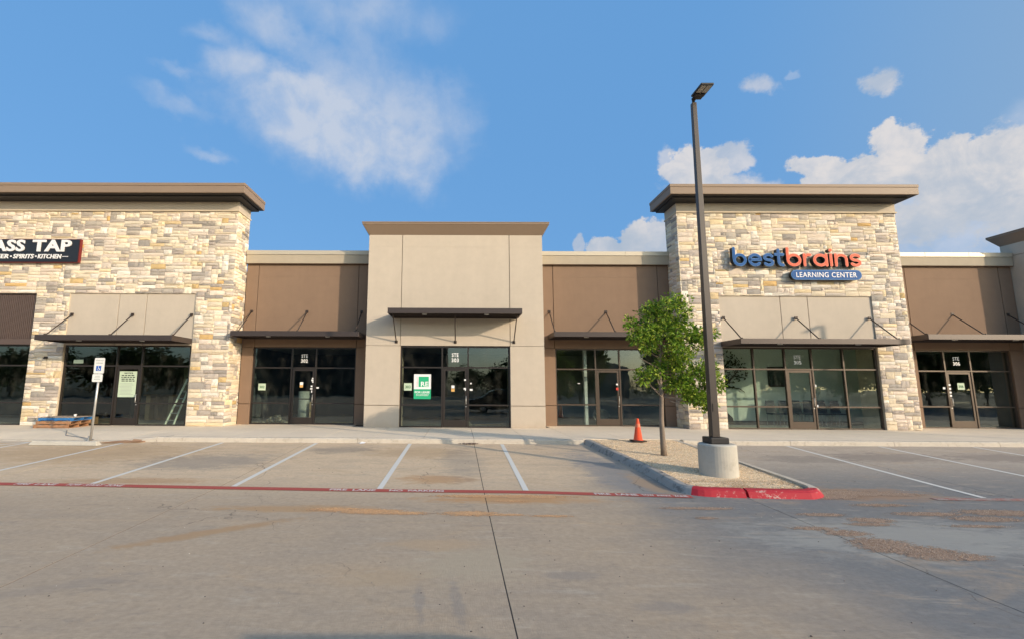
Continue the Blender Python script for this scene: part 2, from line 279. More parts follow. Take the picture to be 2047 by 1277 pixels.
WPAINT = paint('white_road_paint', (.66, .64, .58), (.36, .31, .25), .82); RPAINT = paint('red_road_paint', (.40, .075, .055), (.36, .29, .23), .80)
RFADED = paint('red_road_paint_faded', (.33, .12, .09), (.33, .28, .24), .60); WLET = paint('white_stencil_paint', (.62, .55, .50), (.38, .1, .08), .78)
RKERB = paint('red_kerb_paint', (.40, .014, .026), (.52, .45, .38), .74)
def film_mat(name, col, op):
    s = NT(name); a = s.n('ShaderNodeAttribute', attribute_name='mask'); n = s.noise(16, 6, .7, s.vec((.7, 1.6, 1))); n2 = s.noise(120, 3, .6)
    m = s.ramp(s.math('ADD', a.outputs['Fac'], s.math('MULTIPLY', s.math('SUBTRACT', n, .5), 2.0)), .48, .64, 0, op)
    s.put(s.b.inputs['Base Color'], s.mix(n2, tuple(x*.7 for x in col), tuple(x*1.25 for x in col)))
    s.b.inputs['Roughness'].default_value = .95; s.t.links.new(m, s.b.inputs['Alpha']); s.bump(n2, .5, .01); return s.m
FILM_O = film_mat('orange_sand', (.62, .37, .19), .92); FILM_B = film_mat('brown_grit', (.38, .265, .185), .95)
def tint_mat(name, rough=.9, sss=0.):
    s = NT(name); a = s.n('ShaderNodeAttribute', attribute_name='tint'); s.t.links.new(a.outputs['Color'], s.b.inputs['Base Color'])
    s.b.inputs['Roughness'].default_value = rough; s.b.inputs['Specular IOR Level'].default_value = .2
    if sss:
        tr = s.n('ShaderNodeBsdfTranslucent'); s.t.links.new(a.outputs['Color'], tr.inputs[0]); mx = s.n('ShaderNodeMixShader'); mx.inputs[0].default_value = sss
        s.t.links.new(s.b.outputs[0], mx.inputs[1]); s.t.links.new(tr.outputs[0], mx.inputs[2]); s.t.links.new(mx.outputs[0], s.out.inputs[0])
    return s.m
GRAIN = tint_mat('gravel_grains'); LEAF = tint_mat('tree_leaf', .5, .32)
GBASE = flat('gravel_bed', (.66, .50, .32), .95, 0, .5, 60, .2, .8)
BARK = flat('grey_bark', (.24, .19, .145), .95, 0, .5, 25, .2, .9)
POLEM = flat('pole_bronze', (.062, .050, .042), .40, .3, .08, 8, .5); COVER = flat('base_cover', (.035, .033, .032), .5, .2)
CONE = flat('cone_orange', (.78, .085, .02), .45, 0, .1, 12, .5); CONEB = flat('cone_dark_base', (.05, .035, .03), .8)
GALV = flat('galvanised_steel', (.50, .49, .46), .42, .6, .12, 20, .5); SIGNW = flat('sign_white', (.72, .72, .68), .5); SIGNB = flat('sign_blue', (.015, .10, .42), .5); GREY = flat('sign_grey_print', (.30, .33, .30), .6)
PALB = flat('pallet_blue', (.03, .15, .36), .8, 0, .5, 14); PALW = flat('pallet_wood', (.34, .18, .095), .85, 0, .5, 14); PALG = flat('pallet_grey_wood', (.30, .255, .21), .85, 0, .5, 14)
CARD = flat('cardboard', (.34, .205, .12), .9, 0, .25, 14); FIBRE = flat('ladder_fibreglass', (.75, .80, .66), .5); CHAIRM = flat('chair_black', (.03, .03, .035), .5); CHROME = flat('chair_legs', (.35, .36, .36), .3, .8)
GREEN = flat('poster_green', (.025, .40, .19), .6, 0, .04); PAPER = flat('pale_green_paper', (.50, .60, .44), .8, 0, .06); GREENT = flat('green_print', (.03, .12, .04), .6)
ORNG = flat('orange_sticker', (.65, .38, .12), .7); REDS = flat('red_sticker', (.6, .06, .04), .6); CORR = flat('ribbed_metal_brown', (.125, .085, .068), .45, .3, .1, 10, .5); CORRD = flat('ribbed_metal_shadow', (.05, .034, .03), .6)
SBLACK = flat('sign_black', (.012, .012, .014), .35, 0, .1, 10, .5); SRED = flat('sign_edge_red', (.16, .02, .02), .5); LWHITE = flat('letter_white', (.74, .73, .72), .4)
BLUE = flat('letter_blue', (.004, .075, .25), .5, 0, .05, 30, .15); BLUEL = flat('letter_blue_rim', (.06, .20, .45), .5, 0, .05, 30, .15); CORAL = flat('letter_coral', (.78, .12, .06), .5, 0, .05, 30, .15); CORALL = flat('letter_coral_rim', (.82, .25, .17), .5, 0, .05, 30, .15)
LENS = flat('light_lens', (.42, .38, .31), .3); DLIGHT = flat('downlight_lens', (.55, .55, .52), .4)

# ---------------------------------------------------------------- helpers
def add(name, verts, faces, mats, parent=None, midx=None, smooth=False, bevel=0.):
    me = bpy.data.meshes.new(name); me.from_pydata([tuple(v) for v in verts], [], faces); me.update()
    for m in (mats if isinstance(mats, (list, tuple)) else [mats]): me.materials.append(m)
    if midx: me.polygons.foreach_set('material_index', midx)
    if smooth: me.polygons.foreach_set('use_smooth', [True]*len(me.polygons))
    o = bpy.data.objects.new(name, me); COL.objects.link(o)
    if parent: o.parent = parent
    if bevel:
        b = o.modifiers.new('b', 'BEVEL'); b.width = bevel; b.segments = 2; b.limit_method = 'ANGLE'
    return o
class MB:
    def __init__(s): s.v = []; s.f = []; s.mi = []
    def raw(s, vs, fs, mi=0):
        k = len(s.v); s.v += [tuple(v) for v in vs]; s.f += [tuple(i+k for i in f) for f in fs]; s.mi += [mi]*len(fs); return s
    def box(s, x0, x1, y0, y1, z0, z1, mi=0):
        return s.raw([(x0,y0,z0),(x1,y0,z0),(x1,y1,z0),(x0,y1,z0),(x0,y0,z1),(x1,y0,z1),(x1,y1,z1),(x0,y1,z1)],
                     [(0,3,2,1),(4,5,6,7),(0,1,5,4),(1,2,6,5),(2,3,7,6),(3,0,4,7)], mi)
    def tube(s, pts, rad, n=10, mi=0, cap=True, phase=0.):
        pts = [Vector(p) for p in pts]; rad = rad if isinstance(rad, (list, tuple)) else [rad]*len(pts); rings = []
        for i, p in enumerate(pts):
            d = (pts[min(i+1, len(pts)-1)]-pts[max(i-1, 0)]).normalized(); q = Vector((0, 0, 1)) if abs(d.z) < .9 else Vector((1, 0, 0))
            u = d.cross(q).normalized(); w = d.cross(u)
            rings.append([p+(u*math.cos(t)+w*math.sin(t))*rad[i] for t in [phase+2*math.pi*j/n for j in range(n)]])
        vs = [v for r in rings for v in r]; fs = []
        for i in range(len(pts)-1):
            for j in range(n): a = i*n+j; b = i*n+(j+1) % n; fs.append((a, b, b+n, a+n))
        if cap: fs += [tuple(range(n-1, -1, -1)), tuple(range((len(pts)-1)*n, len(pts)*n))]
        return s.raw(vs, fs, mi)
    def prism(s, poly, y0, y1, mi=0):                                   # (x, z) outline pushed along y
        n = len(poly); vs = [(x, y0, z) for x, z in poly]+[(x, y1, z) for x, z in poly]
        fs = [tuple(range(n)), tuple(range(2*n-1, n-1, -1))]+[(j, j+n, (j+1) % n+n, (j+1) % n) for j in range(n)]
        return s.raw(vs, fs, mi)
    def prismz(s, poly, z0, z1, mi=0):
        n = len(poly); vs = [(x, y, z0) for x, y in poly]+[(x, y, z1) for x, y in poly]
        fs = [tuple(range(n-1, -1, -1)), tuple(range(n, 2*n))]+[(j, (j+1) % n, (j+1) % n+n, j+n) for j in range(n)]
        return s.raw(vs, fs, mi)
    def build(s, name, mats, parent=None, smooth=False, bevel=0.): return add(name, s.v, s.f, mats, parent, s.mi, smooth, bevel)
def tag(o, label=None, cat=None, group=None, kind=None):
    if label: o['label'] = label
    if cat: o['category'] = cat
    if group: o['group'] = group
    if kind: o['kind'] = kind
    return o
def empty(name, loc, label=None, cat=None, group=None, rz=0., kind=None):
    o = bpy.data.objects.new(name, None); COL.objects.link(o); o.location = loc; o.rotation_euler.z = rz; o.empty_display_size = .2
    return tag(o, label, cat, group, kind)
def local(o, mb):                                                       # world-coordinate mesh under a moved empty
    o.parent.location  # noqa
    return o
def inv(o, par):
    o.parent = par; o.matrix_parent_inverse = Matrix.Translation(par.location).inverted(); return o
def copy_tree(o, parent=None):
    c = o.copy(); COL.objects.link(c); c.parent = parent
    if parent is not None: c.matrix_parent_inverse = o.matrix_parent_inverse.copy()
    for ch in o.children: copy_tree(ch, c)
    return c
def text_mesh(txt, off=0.0, ext=.0, shear=0., space=1., res=3):
    cu = bpy.data.curves.new('t', 'FONT'); cu.body = txt; cu.offset = off; cu.extrude = ext; cu.resolution_u = res; cu.shear = shear; cu.space_character = space
    ob = bpy.data.objects.new('t', cu); COL.objects.link(ob); bpy.context.view_layer.update()
    me = bpy.data.meshes.new_from_object(ob.evaluated_get(bpy.context.evaluated_depsgraph_get()))
    v = [tuple(p.co) for p in me.vertices]; f = [tuple(p.vertices) for p in me.polygons]
    bpy.data.objects.remove(ob); bpy.data.curves.remove(cu); bpy.data.meshes.remove(me)
    v = np.array(v); lo = v.min(0); hi = v.max(0); v[:, 0] = (v[:, 0]-lo[0])/(hi[0]-lo[0]); v[:, 1] = (v[:, 1]-lo[1])/(hi[1]-lo[1])
    if hi[2]-lo[2] > 1e-6: v[:, 2] = (v[:, 2]-lo[2])/(hi[2]-lo[2])
    return v, f
def wall_text(name, txt, x0, x1, z0, z1, y, mat, parent=None, depth=.003, off=.02, shear=0., space=1.):
    v, f = text_mesh(txt, off, .01, shear, space)                       # upright text facing -Y
    vs = [(x0+p[0]*(x1-x0), y-p[2]*depth, z0+p[1]*(z1-z0)) for p in v]
    if not name.endswith('letters'): return add(name, vs, f, mat, parent)
    par_ = list(range(len(vs)))
    def fd(a):
        while par_[a] != a: par_[a] = par_[par_[a]]; a = par_[a]
        return a
    for q in f:
        for b in q[1:]: par_[fd(b)] = fd(q[0])
    comp = {}
    for q in f: comp.setdefault(fd(q[0]), []).append(q)
    items = sorted([(min(vs[i][0] for q in c for i in q), max(vs[i][0] for q in c for i in q), c) for c in comp.values()], key=lambda t: (t[0], -t[1])); out = []
    for a, b, c in items:
        if out and min(out[-1][1], b)-a > .5*min(b-a, out[-1][1]-out[-1][0]): out[-1][1] = max(out[-1][1], b); out[-1][2] += c
        else: out.append([a, b, list(c)])
    for a, b, c in out:
        ids = sorted({i for q in c for i in q}); mp = {k: n for n, k in enumerate(ids)}; add('letter', [vs[i] for i in ids], [tuple(mp[i] for i in q) for q in c], mat, parent)
def np_mesh(name, V, Fq, mat, tint=None, parent=None):
    me = bpy.data.meshes.new(name); k = Fq.shape[1]
    me.vertices.add(len(V)); me.vertices.foreach_set('co', V.astype(np.float32).ravel())
    me.loops.add(Fq.size); me.loops.foreach_set('vertex_index', Fq.astype(np.int32).ravel())
    me.polygons.add(len(Fq)); me.polygons.foreach_set('loop_start', np.arange(len(Fq), dtype=np.int32)*k)
    me.update(calc_edges=True); me.materials.append(mat)
    if tint is not None:
        a = me.attributes.new('tint', 'FLOAT_COLOR', 'POINT'); c = np.ones((len(V), 4), np.float32); c[:, :3] = tint; a.data.foreach_set('color', c.ravel())
    o = bpy.data.objects.new(name, me); COL.objects.link(o)
    if parent: o.parent = parent
    return o
def gz(y):
    if y >= 14.4: return 0.
    if y >= 9: return -(14.4-y)*.0407
    if y >= 5: return -.22-(9-y)*.02
    return -.30
gzv = np.vectorize(gz)
YRX = [-40, -14, -8.7, -7.1, -4.2, -1.46, 1.26, 3.4, 4.3, 6.9, 8.6, 9.9, 40]; YRY = [9.5, 9.35, 9.27, 9.22, 9.08, 8.97, 8.93, 8.74, 8.66, 8.68, 8.61, 8.62, 8.5]
yred = lambda x: float(np.interp(x, YRX, YRY))

# ---------------------------------------------------------------- ground, parking lot, sidewalk
NB = 400
g = add('ground', [(-NB, -NB, -.42), (NB, -NB, -.42), (NB, NB, -.42), (-NB, NB, -.42)], [(0, 1, 2, 3)], flat('far_ground', (.13, .12, .08), .95, 0, .5, .1)); tag(g, kind='structure')
lot = empty('parking_lot', (0, 0, 0), kind='structure')
add('joint_bed', [(-60, y, gz(y)-.003) for y in (-60, 5, 9, 14.4)]+[(60, y, gz(y)-.003) for y in (-60, 5, 9, 14.4)], [(0, 4, 5, 1), (1, 5, 6, 2), (2, 6, 7, 3)], flat('joint_filler', (.06, .05, .042), .95), lot)
XJ = [-60, -33.2, -28.4, -23.6, -18.8, -14.0, -9.3, -4.48, .48, 5.06, 9.85, 14.6, 19.4, 24.2, 29., 60]; YJ = [-60, -30, -11, -4, 1.6, 7.1, 14.4]
for i in range(len(XJ)-1):
    for j in range(len(YJ)-1):
        gp_ = .0065; x0, x1 = XJ[i]+gp_, XJ[i+1]-gp_; y0, y1 = YJ[j]+gp_*.45, YJ[j+1]-(gp_*.45 if j < len(YJ)-2 else 0)
        ys = [y0]+[k for k in (5, 9) if y0 < k < y1]+[y1]; vs = []
        for y in ys: vs += [(x0, y, gz(y)), (x1, y, gz(y))]
        n = len(ys); fs = [(2*k, 2*k+1, 2*k+3, 2*k+2) for k in range(n-1)]
        b = len(vs); vs += [(x, y, z-.033) for x, y, z in vs]
        for k in range(n-1): fs += [(2*k, 2*k+2, b+2*k+2, b+2*k), (2*k+1, b+2*k+1, b+2*k+3, 2*k+3)]
        fs += [(0, b, b+1, 1), (2*n-2, 2*n-1, b+2*n-1, b+2*n-2)]
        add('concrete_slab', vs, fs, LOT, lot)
# ramp-aware walk height
def ramp(x): return min(1., max(0., (-9.0-x)/1.1)) if x > -13 else min(1., max(0., (x+15.2)/1.1))
def wz(x, y): return .14-.12*ramp(x)*min(1., max(0., (16.1-y)/1.7))
walk = empty('sidewalk', (0, 0, 0), kind='structure')
add('joint_bed', [(-8.9, 14.56, .128), (45, 14.56, .128), (45, 19.3, .128), (-8.9, 19.3, .128), (-40, 14.43, -.03), (-8.95, 14.43, -.03), (-8.95, 18.3, .09), (-40, 18.3, .09)], [(0, 1, 2, 3), (4, 5, 6, 7)], flat('walk_joint', (.11, .09, .07), .95), walk)
xs = [.48+1.52*k for k in range(-27, 29)]
for i in range(len(xs)-1):
    a, b = xs[i]+.006, xs[i+1]-.006; sub = [a, (a+b)/2, b]; ysb = [14.56, 15.3, 16.1, 17.0, 18.45 if -3.6 < (a+b)/2 < 3.4 else 19.35]
    vs = [(x, y, wz(x, y)) for y in ysb for x in sub]; fs = []
    for r in range(len(ysb)-1):
        for c in range(2): k = r*3+c; fs.append((k, k+1, k+4, k+3))
    nv = len(vs); vs += [(x, y, z-.05) for x, y, z in vs]
    edge = [0, 1, 2, 5, 8, 11, 14, 13, 12, 9, 6, 3]
    for k in range(len(edge)): e0, e1 = edge[k], edge[(k+1) % len(edge)]; fs.append((e0, e0+nv, e1+nv, e1))
    add('walk_slab', vs, fs, WALK, walk)
# front kerb in cast lengths; open where the traffic island joins
kx = [-40, -34, -28, -22, -16]+[-15.2+1.1*k for k in range(3)]+[-11.6, -10.1, -9.0, -6.0, -3.0, .48, 3.755]; kx2 = [6.69, 9.85, 12.9, 16, 19, 22, 26, 32, 45]
kb = empty('kerb', (0, 0, 0), kind='structure')
def kerb_seg(x0, x1):
    n = max(2, int((x1-x0)/.25)); vs = []; fs = []
    for i in range(n+1):
        x = x0+.006+(x1-x0-.012)*i/n; h = wz(x, 14.5); j = random.uniform(-.006, .006)
        vs += [(x, 14.37+j*.3, -.03), (x, 14.40+j*.5, max(.005, h-.035+j)), (x, 14.43+j, max(.008, h-.004)), (x, 14.553, h)]
    for i in range(n):
        for k in range(3): a = i*4+k; fs.append((a, a+4, a+5, a+1))
    fs += [(3, 2, 1, 0), (n*4, n*4+1, n*4+2, n*4+3)]
    add('kerb_block', vs, fs, KERB, kb)
for q in (kx, kx2):
    for a, b in zip(q[:-1], q[1:]): kerb_seg(a, b)
# ---- painted markings
def strip(name, pts, w, off, mat, cut=None):
    vs = []; fs = []
    pts = [Vector((*p, 0)) for p in pts]
    for i, p in enumerate(pts):
        d = (pts[min(i+1, len(pts)-1)]-pts[max(i-1, 0)]).normalized(); n = Vector((-d.y, d.x, 0))*w/2
        for q in (p+n, p-n): vs.append((q.x, q.y, gz(q.y)+off))
    fs = [(2*i, 2*i+1, 2*i+3, 2*i+2) for i in range(len(pts)-1)]
    o = add(name, vs, fs, mat); tag(o, kind='structure'); return o
for x in (-18.0, -15.25, -12.6, -9.85, -7.0, -4.22, -1.45, 1.26, 9.55, 12.25, 15.0, 17.75, 20.5, 23.2, 26):
    y0 = yred(x)+.13; x0, x1 = (x, x+.04) if x < 5 else (x-.25, x+.12)
    strip('parking_line', [(x0+(x1-x0)*(y-y0)/(14.3-y0), y) for y in np.linspace(y0, 14.3 if x > -9 or x < -13 else 14.1, 8)], .105, .004, WPAINT)
strip('hatch_line', [(-13.4, 13.2), (-12.6, 14.1)], .1, .005, WPAINT); strip('hatch_line', [(-15.1, 13.0), (-14.2, 14.1)], .1, .005, WPAINT); strip('hatch_line', [(-14.9, 14.16), (-12.5, 14.16)], .1, .006, WPAINT)
strip('fire_lane_line', [(x, yred(x)) for x in list(np.arange(-30, 3.9, .5))+[4.12]], .2, .008, RPAINT)
strip('fire_lane_line', [(x, yred(x)) for x in np.arange(8.3, 30, .5)], .16, .008, RFADED)
def road_text(txt, x0, x1, h=.13):
    v, f = text_mesh(txt, .035)
    vs = []
    for p in v:
        x = x0+p[0]*(x1-x0); y = yred(x)+(p[1]-.5)*h; vs.append((x, y, gz(y)+.012))
    tag(add('road_lettering', vs, f, WLET), kind='structure')
road_text('FIRE  LANE', -2.35, -1.5); road_text('NO  PARKING', -1.25, -.25)
road_text('FIRE  LANE', 2.45, 3.2); road_text('TOW  AWAY  ZONE', 3.27, 4.05); road_text('FIRE  LANE', -8.4, -7.6); road_text('TOW  AWAY  ZONE', -7.4, -6.3)

# ---- sand and grit left on the concrete
def grains(n, xy, z, size, cols, squash=.6):
    """n irregular four-sided grains (octahedra) at xy"""
    a = rng.uniform(0, 6.28, n); s = size*rng.uniform(.5, 1.4, n)
    dirs = np.array([(1,0,0),(0,1,0),(-1,0,0),(0,-1,0),(0,0,1),(0,0,-1)], float)
    V = dirs[None]*rng.uniform(.6, 1.2, (n, 6, 1)); c, si = np.cos(a)[:, None], np.sin(a)[:, None]
    X = V[:, :, 0]*c-V[:, :, 1]*si; Y = V[:, :, 0]*si+V[:, :, 1]*c; Z = V[:, :, 2]*squash
    V = np.stack([X, Y, Z], -1)*s[:, None, None]; V[:, :, 0] += xy[:, 0:1]; V[:, :, 1] += xy[:, 1:2]; V[:, :, 2] += (z+s*.25)[:, None]
    f = np.array([(0,1,4),(1,2,4),(2,3,4),(3,0,4),(1,0,5),(2,1,5),(3,2,5),(0,3,5)]); Fq = (f[None]+np.arange(n)[:, None, None]*6).reshape(-1, 3)
    col = np.array(cols)[rng.integers(0, len(cols), n)]*rng.uniform(.7, 1.25, (n, 1)); return V.reshape(-1, 3), Fq, np.repeat(col, 6, 0)
def patch(blobs, mat, cols, label, dens=900, gsize=.005):
    bl = np.array(blobs); x0, x1 = (bl[:, 0]-bl[:, 2]*1.7).min(), (bl[:, 0]+bl[:, 2]*1.7).max(); y0, y1 = (bl[:, 1]-bl[:, 3]*1.7).min(), (bl[:, 1]+bl[:, 3]*1.7).max()
    def mask(x, y):
        m = np.zeros_like(x)
        for (cx, cy, rx, ry) in blobs: m = np.maximum(m, 1.15-np.hypot((x-cx)/(rx*1.2), (y-cy)/(ry*1.25))*.72)
        return np.clip(m, 0, 1)
    nx, ny = max(8, int((x1-x0)/.05)), max(6, int((y1-y0)/.04)); gx, gy = np.meshgrid(np.linspace(x0, x1, nx), np.linspace(y0, y1, ny)); m = mask(gx, gy)
    z = gzv(gy)+.004+np.clip(m-.4, 0, 1)*.004; V = np.stack([gx, gy, z], -1).reshape(-1, 3); idx = np.arange(nx*ny).reshape(ny, nx)
    Fq = np.stack([idx[:-1, :-1], idx[:-1, 1:], idx[1:, 1:], idx[1:, :-1]], -1).reshape(-1, 4)
    o = np_mesh('dirt_patch', V, Fq, mat); a = o.data.attributes.new('mask', 'FLOAT', 'POINT'); a.data.foreach_set('value', m.ravel().astype(np.float32)); tag(o, label, None, None, 'stuff')
    n = int((x1-x0)*(y1-y0)*dens*6); px = rng.uniform(x0, x1, n); py = rng.uniform(y0, y1, n); mm = mask(px, py)+rng.normal(0, .09, n); k = (mm > .52) & (rng.uniform(0, 1, n) < (mm-.3)*1.1); px, py = px[k], py[k]
    if len(px):
        Vg, Fg, cg = grains(len(px), np.stack([px, py], -1), gzv(py)+.006+np.clip(mm[k]-.4, 0, 1)*.01, gsize, cols); og = np_mesh('grit', Vg, Fg, GRAIN, cg); tag(og, 'loose '+label.replace('patch', 'grains'), None, None, 'stuff')
OC = [(.65,.40,.2),(.58,.34,.17),(.7,.5,.3)]; BC = [(.42,.29,.2),(.50,.37,.27),(.30,.2,.14),(.58,.47,.37)]
patch([(-1.9,7.72,.42,.10),(-1.35,7.62,.5,.13),(-.85,7.55,.38,.08)], FILM_O, OC, 'long orange sand patch on the concrete in front of the fire lane line')
patch([(.3,8.62,.7,.09),(1.2,8.62,.75,.10),(.9,8.3,.3,.05)], FILM_O, OC, 'orange sand drift washed along the fire lane line')
patch([(.2,7.55,.42,.12),(.75,7.5,.3,.05),(1.4,7.45,.3,.05)], FILM_O, OC, 'thin orange sand smear beside the middle joint', 500)
patch([(3.55,7.93,.3,.06),(4.05,7.93,.35,.07),(3.7,7.4,.15,.06)], FILM_B, BC, 'small brown grit patch in front of the red kerb')
patch([(4.95,6.95,.3,.07),(5.25,6.75,.28,.12),(5.35,6.35,.35,.20),(5.65,6.05,.38,.22),(5.95,5.92,.28,.12),(5.3,6.15,.3,.12)], FILM_B, BC, 'large brown gravel spill on the right of the lot', 1100, .0055)
patch([(5.6,7.62,.35,.08),(6.1,7.35,.3,.12),(5.9,7.15,.3,.07)], FILM_B, BC, 'brown grit patch beyond the gravel spill', 1000)
patch([(7.0,8.2,.45,.08),(7.3,7.7,.5,.1),(7.9,7.45,.5,.12),(8.5,7.8,.6,.16),(9.0,7.4,.5,.1),(7.4,7.1,.4,.06)], FILM_B, BC, 'streaky brown grit patches at the right edge of the lot', 1000)
patch([(6.5,8.75,.6,.16),(7.1,9.0,.7,.18),(7.9,8.95,.5,.12)], FILM_B, BC, 'brown dirt drift at the corner of the red kerb', 800)
# scattered specks: small stones over the lot
n = 900; xy = np.stack([rng.uniform(-9, 11, n), rng.uniform(3.9, 14, n)], -1); Vg, Fg, cg = grains(n, xy, gzv(xy[:, 1]), .008, [(.12,.1,.09),(.5,.45,.38),(.22,.18,.15)])
tag(np_mesh('loose_pebbles', Vg, Fg, GRAIN, cg), 'tiny loose pebbles scattered over the concrete lot', None, None, 'stuff')

# ---------------------------------------------------------------- traffic island
isl = empty('traffic_island', (0, 0, 0), kind='structure')
def arc(cx, cy, r, a0, a1, n=7): return [(cx+r*math.cos(R(a0+(a1-a0)*i/n)), cy+r*math.sin(R(a0+(a1-a0)*i/n))) for i in range(n+1)]
PL = [(3.74, 14.565), (3.80, 13.2), (3.88, 12.2), (3.95, 11.2), (4.0, 10.2), (3.99, 9.6)]; CO1 = arc(4.55, 9.22, .56, 180, 262, 7)
CO2 = arc(6.08, 9.10, .56, 278, 360, 7); PRr = [(6.66, 9.6), (6.67, 11), (6.68, 12.6), (6.70, 14.565)]
path = PL+CO1+[(5.05, 8.60)]+[(5.1, 8.60)]+[(5.6, 8.56)]+CO2+PRr
def sweep(name, pts, mat):
    vs = []; fs = []; P = [Vector((*p, 0)) for p in pts]; q = 4
    for i, p in enumerate(P):
        k = path.index(pts[i]) if pts[i] in path else None
        a = Vector((*path[max(k-1, 0)], 0)); b = Vector((*path[min(k+1, len(path)-1)], 0)); d = (b-a).normalized(); nrm = Vector((-d.y, d.x, 0))
        zg = gz(p.y); j = random.uniform(-.004, .004)
        for (o, h) in ((0, -.02), (.07+j, .10+j), (.115, .130+j*.5), (.235, .133), (.24, -.02)):
            c = p+nrm*o; vs.append((c.x, c.y, zg+h))
    q = 5
    for i in range(len(P)-1):
        for k in range(q-1): a = i*q+k; fs.append((a, a+1, a+q+1, a+q))
    fs += [tuple(range(q)), tuple(range(len(P)*q-1, len(P)*q-q-1, -1))]
    add(name, vs, fs, mat, isl)
sweep('kerb_block', path[0:3], KERBG); sweep('kerb_block', path[2:5], KERBG); sweep('kerb_block', path[4:11], KERBG)
i0 = path.index((5.05, 8.60)); sweep('red_kerb_block', path[10:i0+1], RKERB); sweep('red_kerb_block', path[i0+1:i0+8], RKERB)
sweep('kerb_block', path[i0+7:i0+12], KERB); sweep('kerb_block', path[i0+11:], KERB)
inner = [(4.02, 14.42), (4.1, 13.2), (4.16, 12.2), (4.2, 11.2), (4.23, 10.2), (4.22, 9.5), (4.32, 9.05), (4.62, 8.84), (5.1, 8.80), (5.6, 8.79), (6.0, 8.82), (6.32, 9.02), (6.44, 9.5), (6.46, 11), (6.47, 12.6), (6.48, 14.42)]
# gravel bed: triangulated sheet following the slope
def inside(x, y):
    l = np.interp(y, [8.84, 9.05, 9.5, 10.2, 12.2, 14.42], [4.62, 4.32, 4.22, 4.23, 4.16, 4.02]); r = np.interp(y, [8.84, 9.02, 9.5, 14.42], [6.05, 6.32, 6.44, 6.48]); return (x > l) & (x < r) & (y > 8.82) & (y < 14.52)
gh = lambda y: gzv(y)+.092+.03*np.clip((y-9)/5.4, 0, 1)
nyy = 60; vs = []; fs = []
for i, y in enumerate(np.linspace(8.81, 14.555, nyy)):
    l = float(np.interp(y, [8.81, 9.05, 9.5, 10.2, 12.2, 14.42], [4.75, 4.28, 4.19, 4.2, 4.13, 4.0])); r = float(np.interp(y, [8.81, 9.02, 9.5, 14.42], [5.95, 6.35, 6.47, 6.5]))
    for k in range(9): x = l+(r-l)*k/8; vs.append((x, y, float(gh(y))+(random.uniform(-.008, .008) if 0 < k < 8 else -.01)))
for i in range(nyy-1):
    for k in range(8): a = i*9+k; fs.append((a, a+1, a+10, a+9))
add('gravel_bed', vs, fs, GBASE, isl)
n = 52000; x = rng.uniform(4, 6.6, n); y = rng.uniform(8.82, 14.53, n); k = inside(x, y); x, y = x[k], y[k]
Vg, Fg, cg = grains(len(x), np.stack([x, y], -1), gh(y)-.003, .0125, [(.85,.66,.42),(.78,.57,.34),(.88,.74,.54),(.66,.48,.30),(.55,.43,.31),(.82,.68,.5)], .5)
mud = np.clip((9.9-np.repeat(y, 6))/1.0, 0, 1)*(.35+.65*(np.sin(np.repeat(x, 6)*5.1)+np.sin(np.repeat(y, 6)*7.3+1) > -.3)); cg = cg*(1-mud[:, None]*np.array([.38, .46, .52]))
gr = np_mesh('pea_gravel', Vg, Fg, GRAIN, cg); tag(gr, 'tan pea gravel filling the kerbed parking island', None, None, 'stuff')

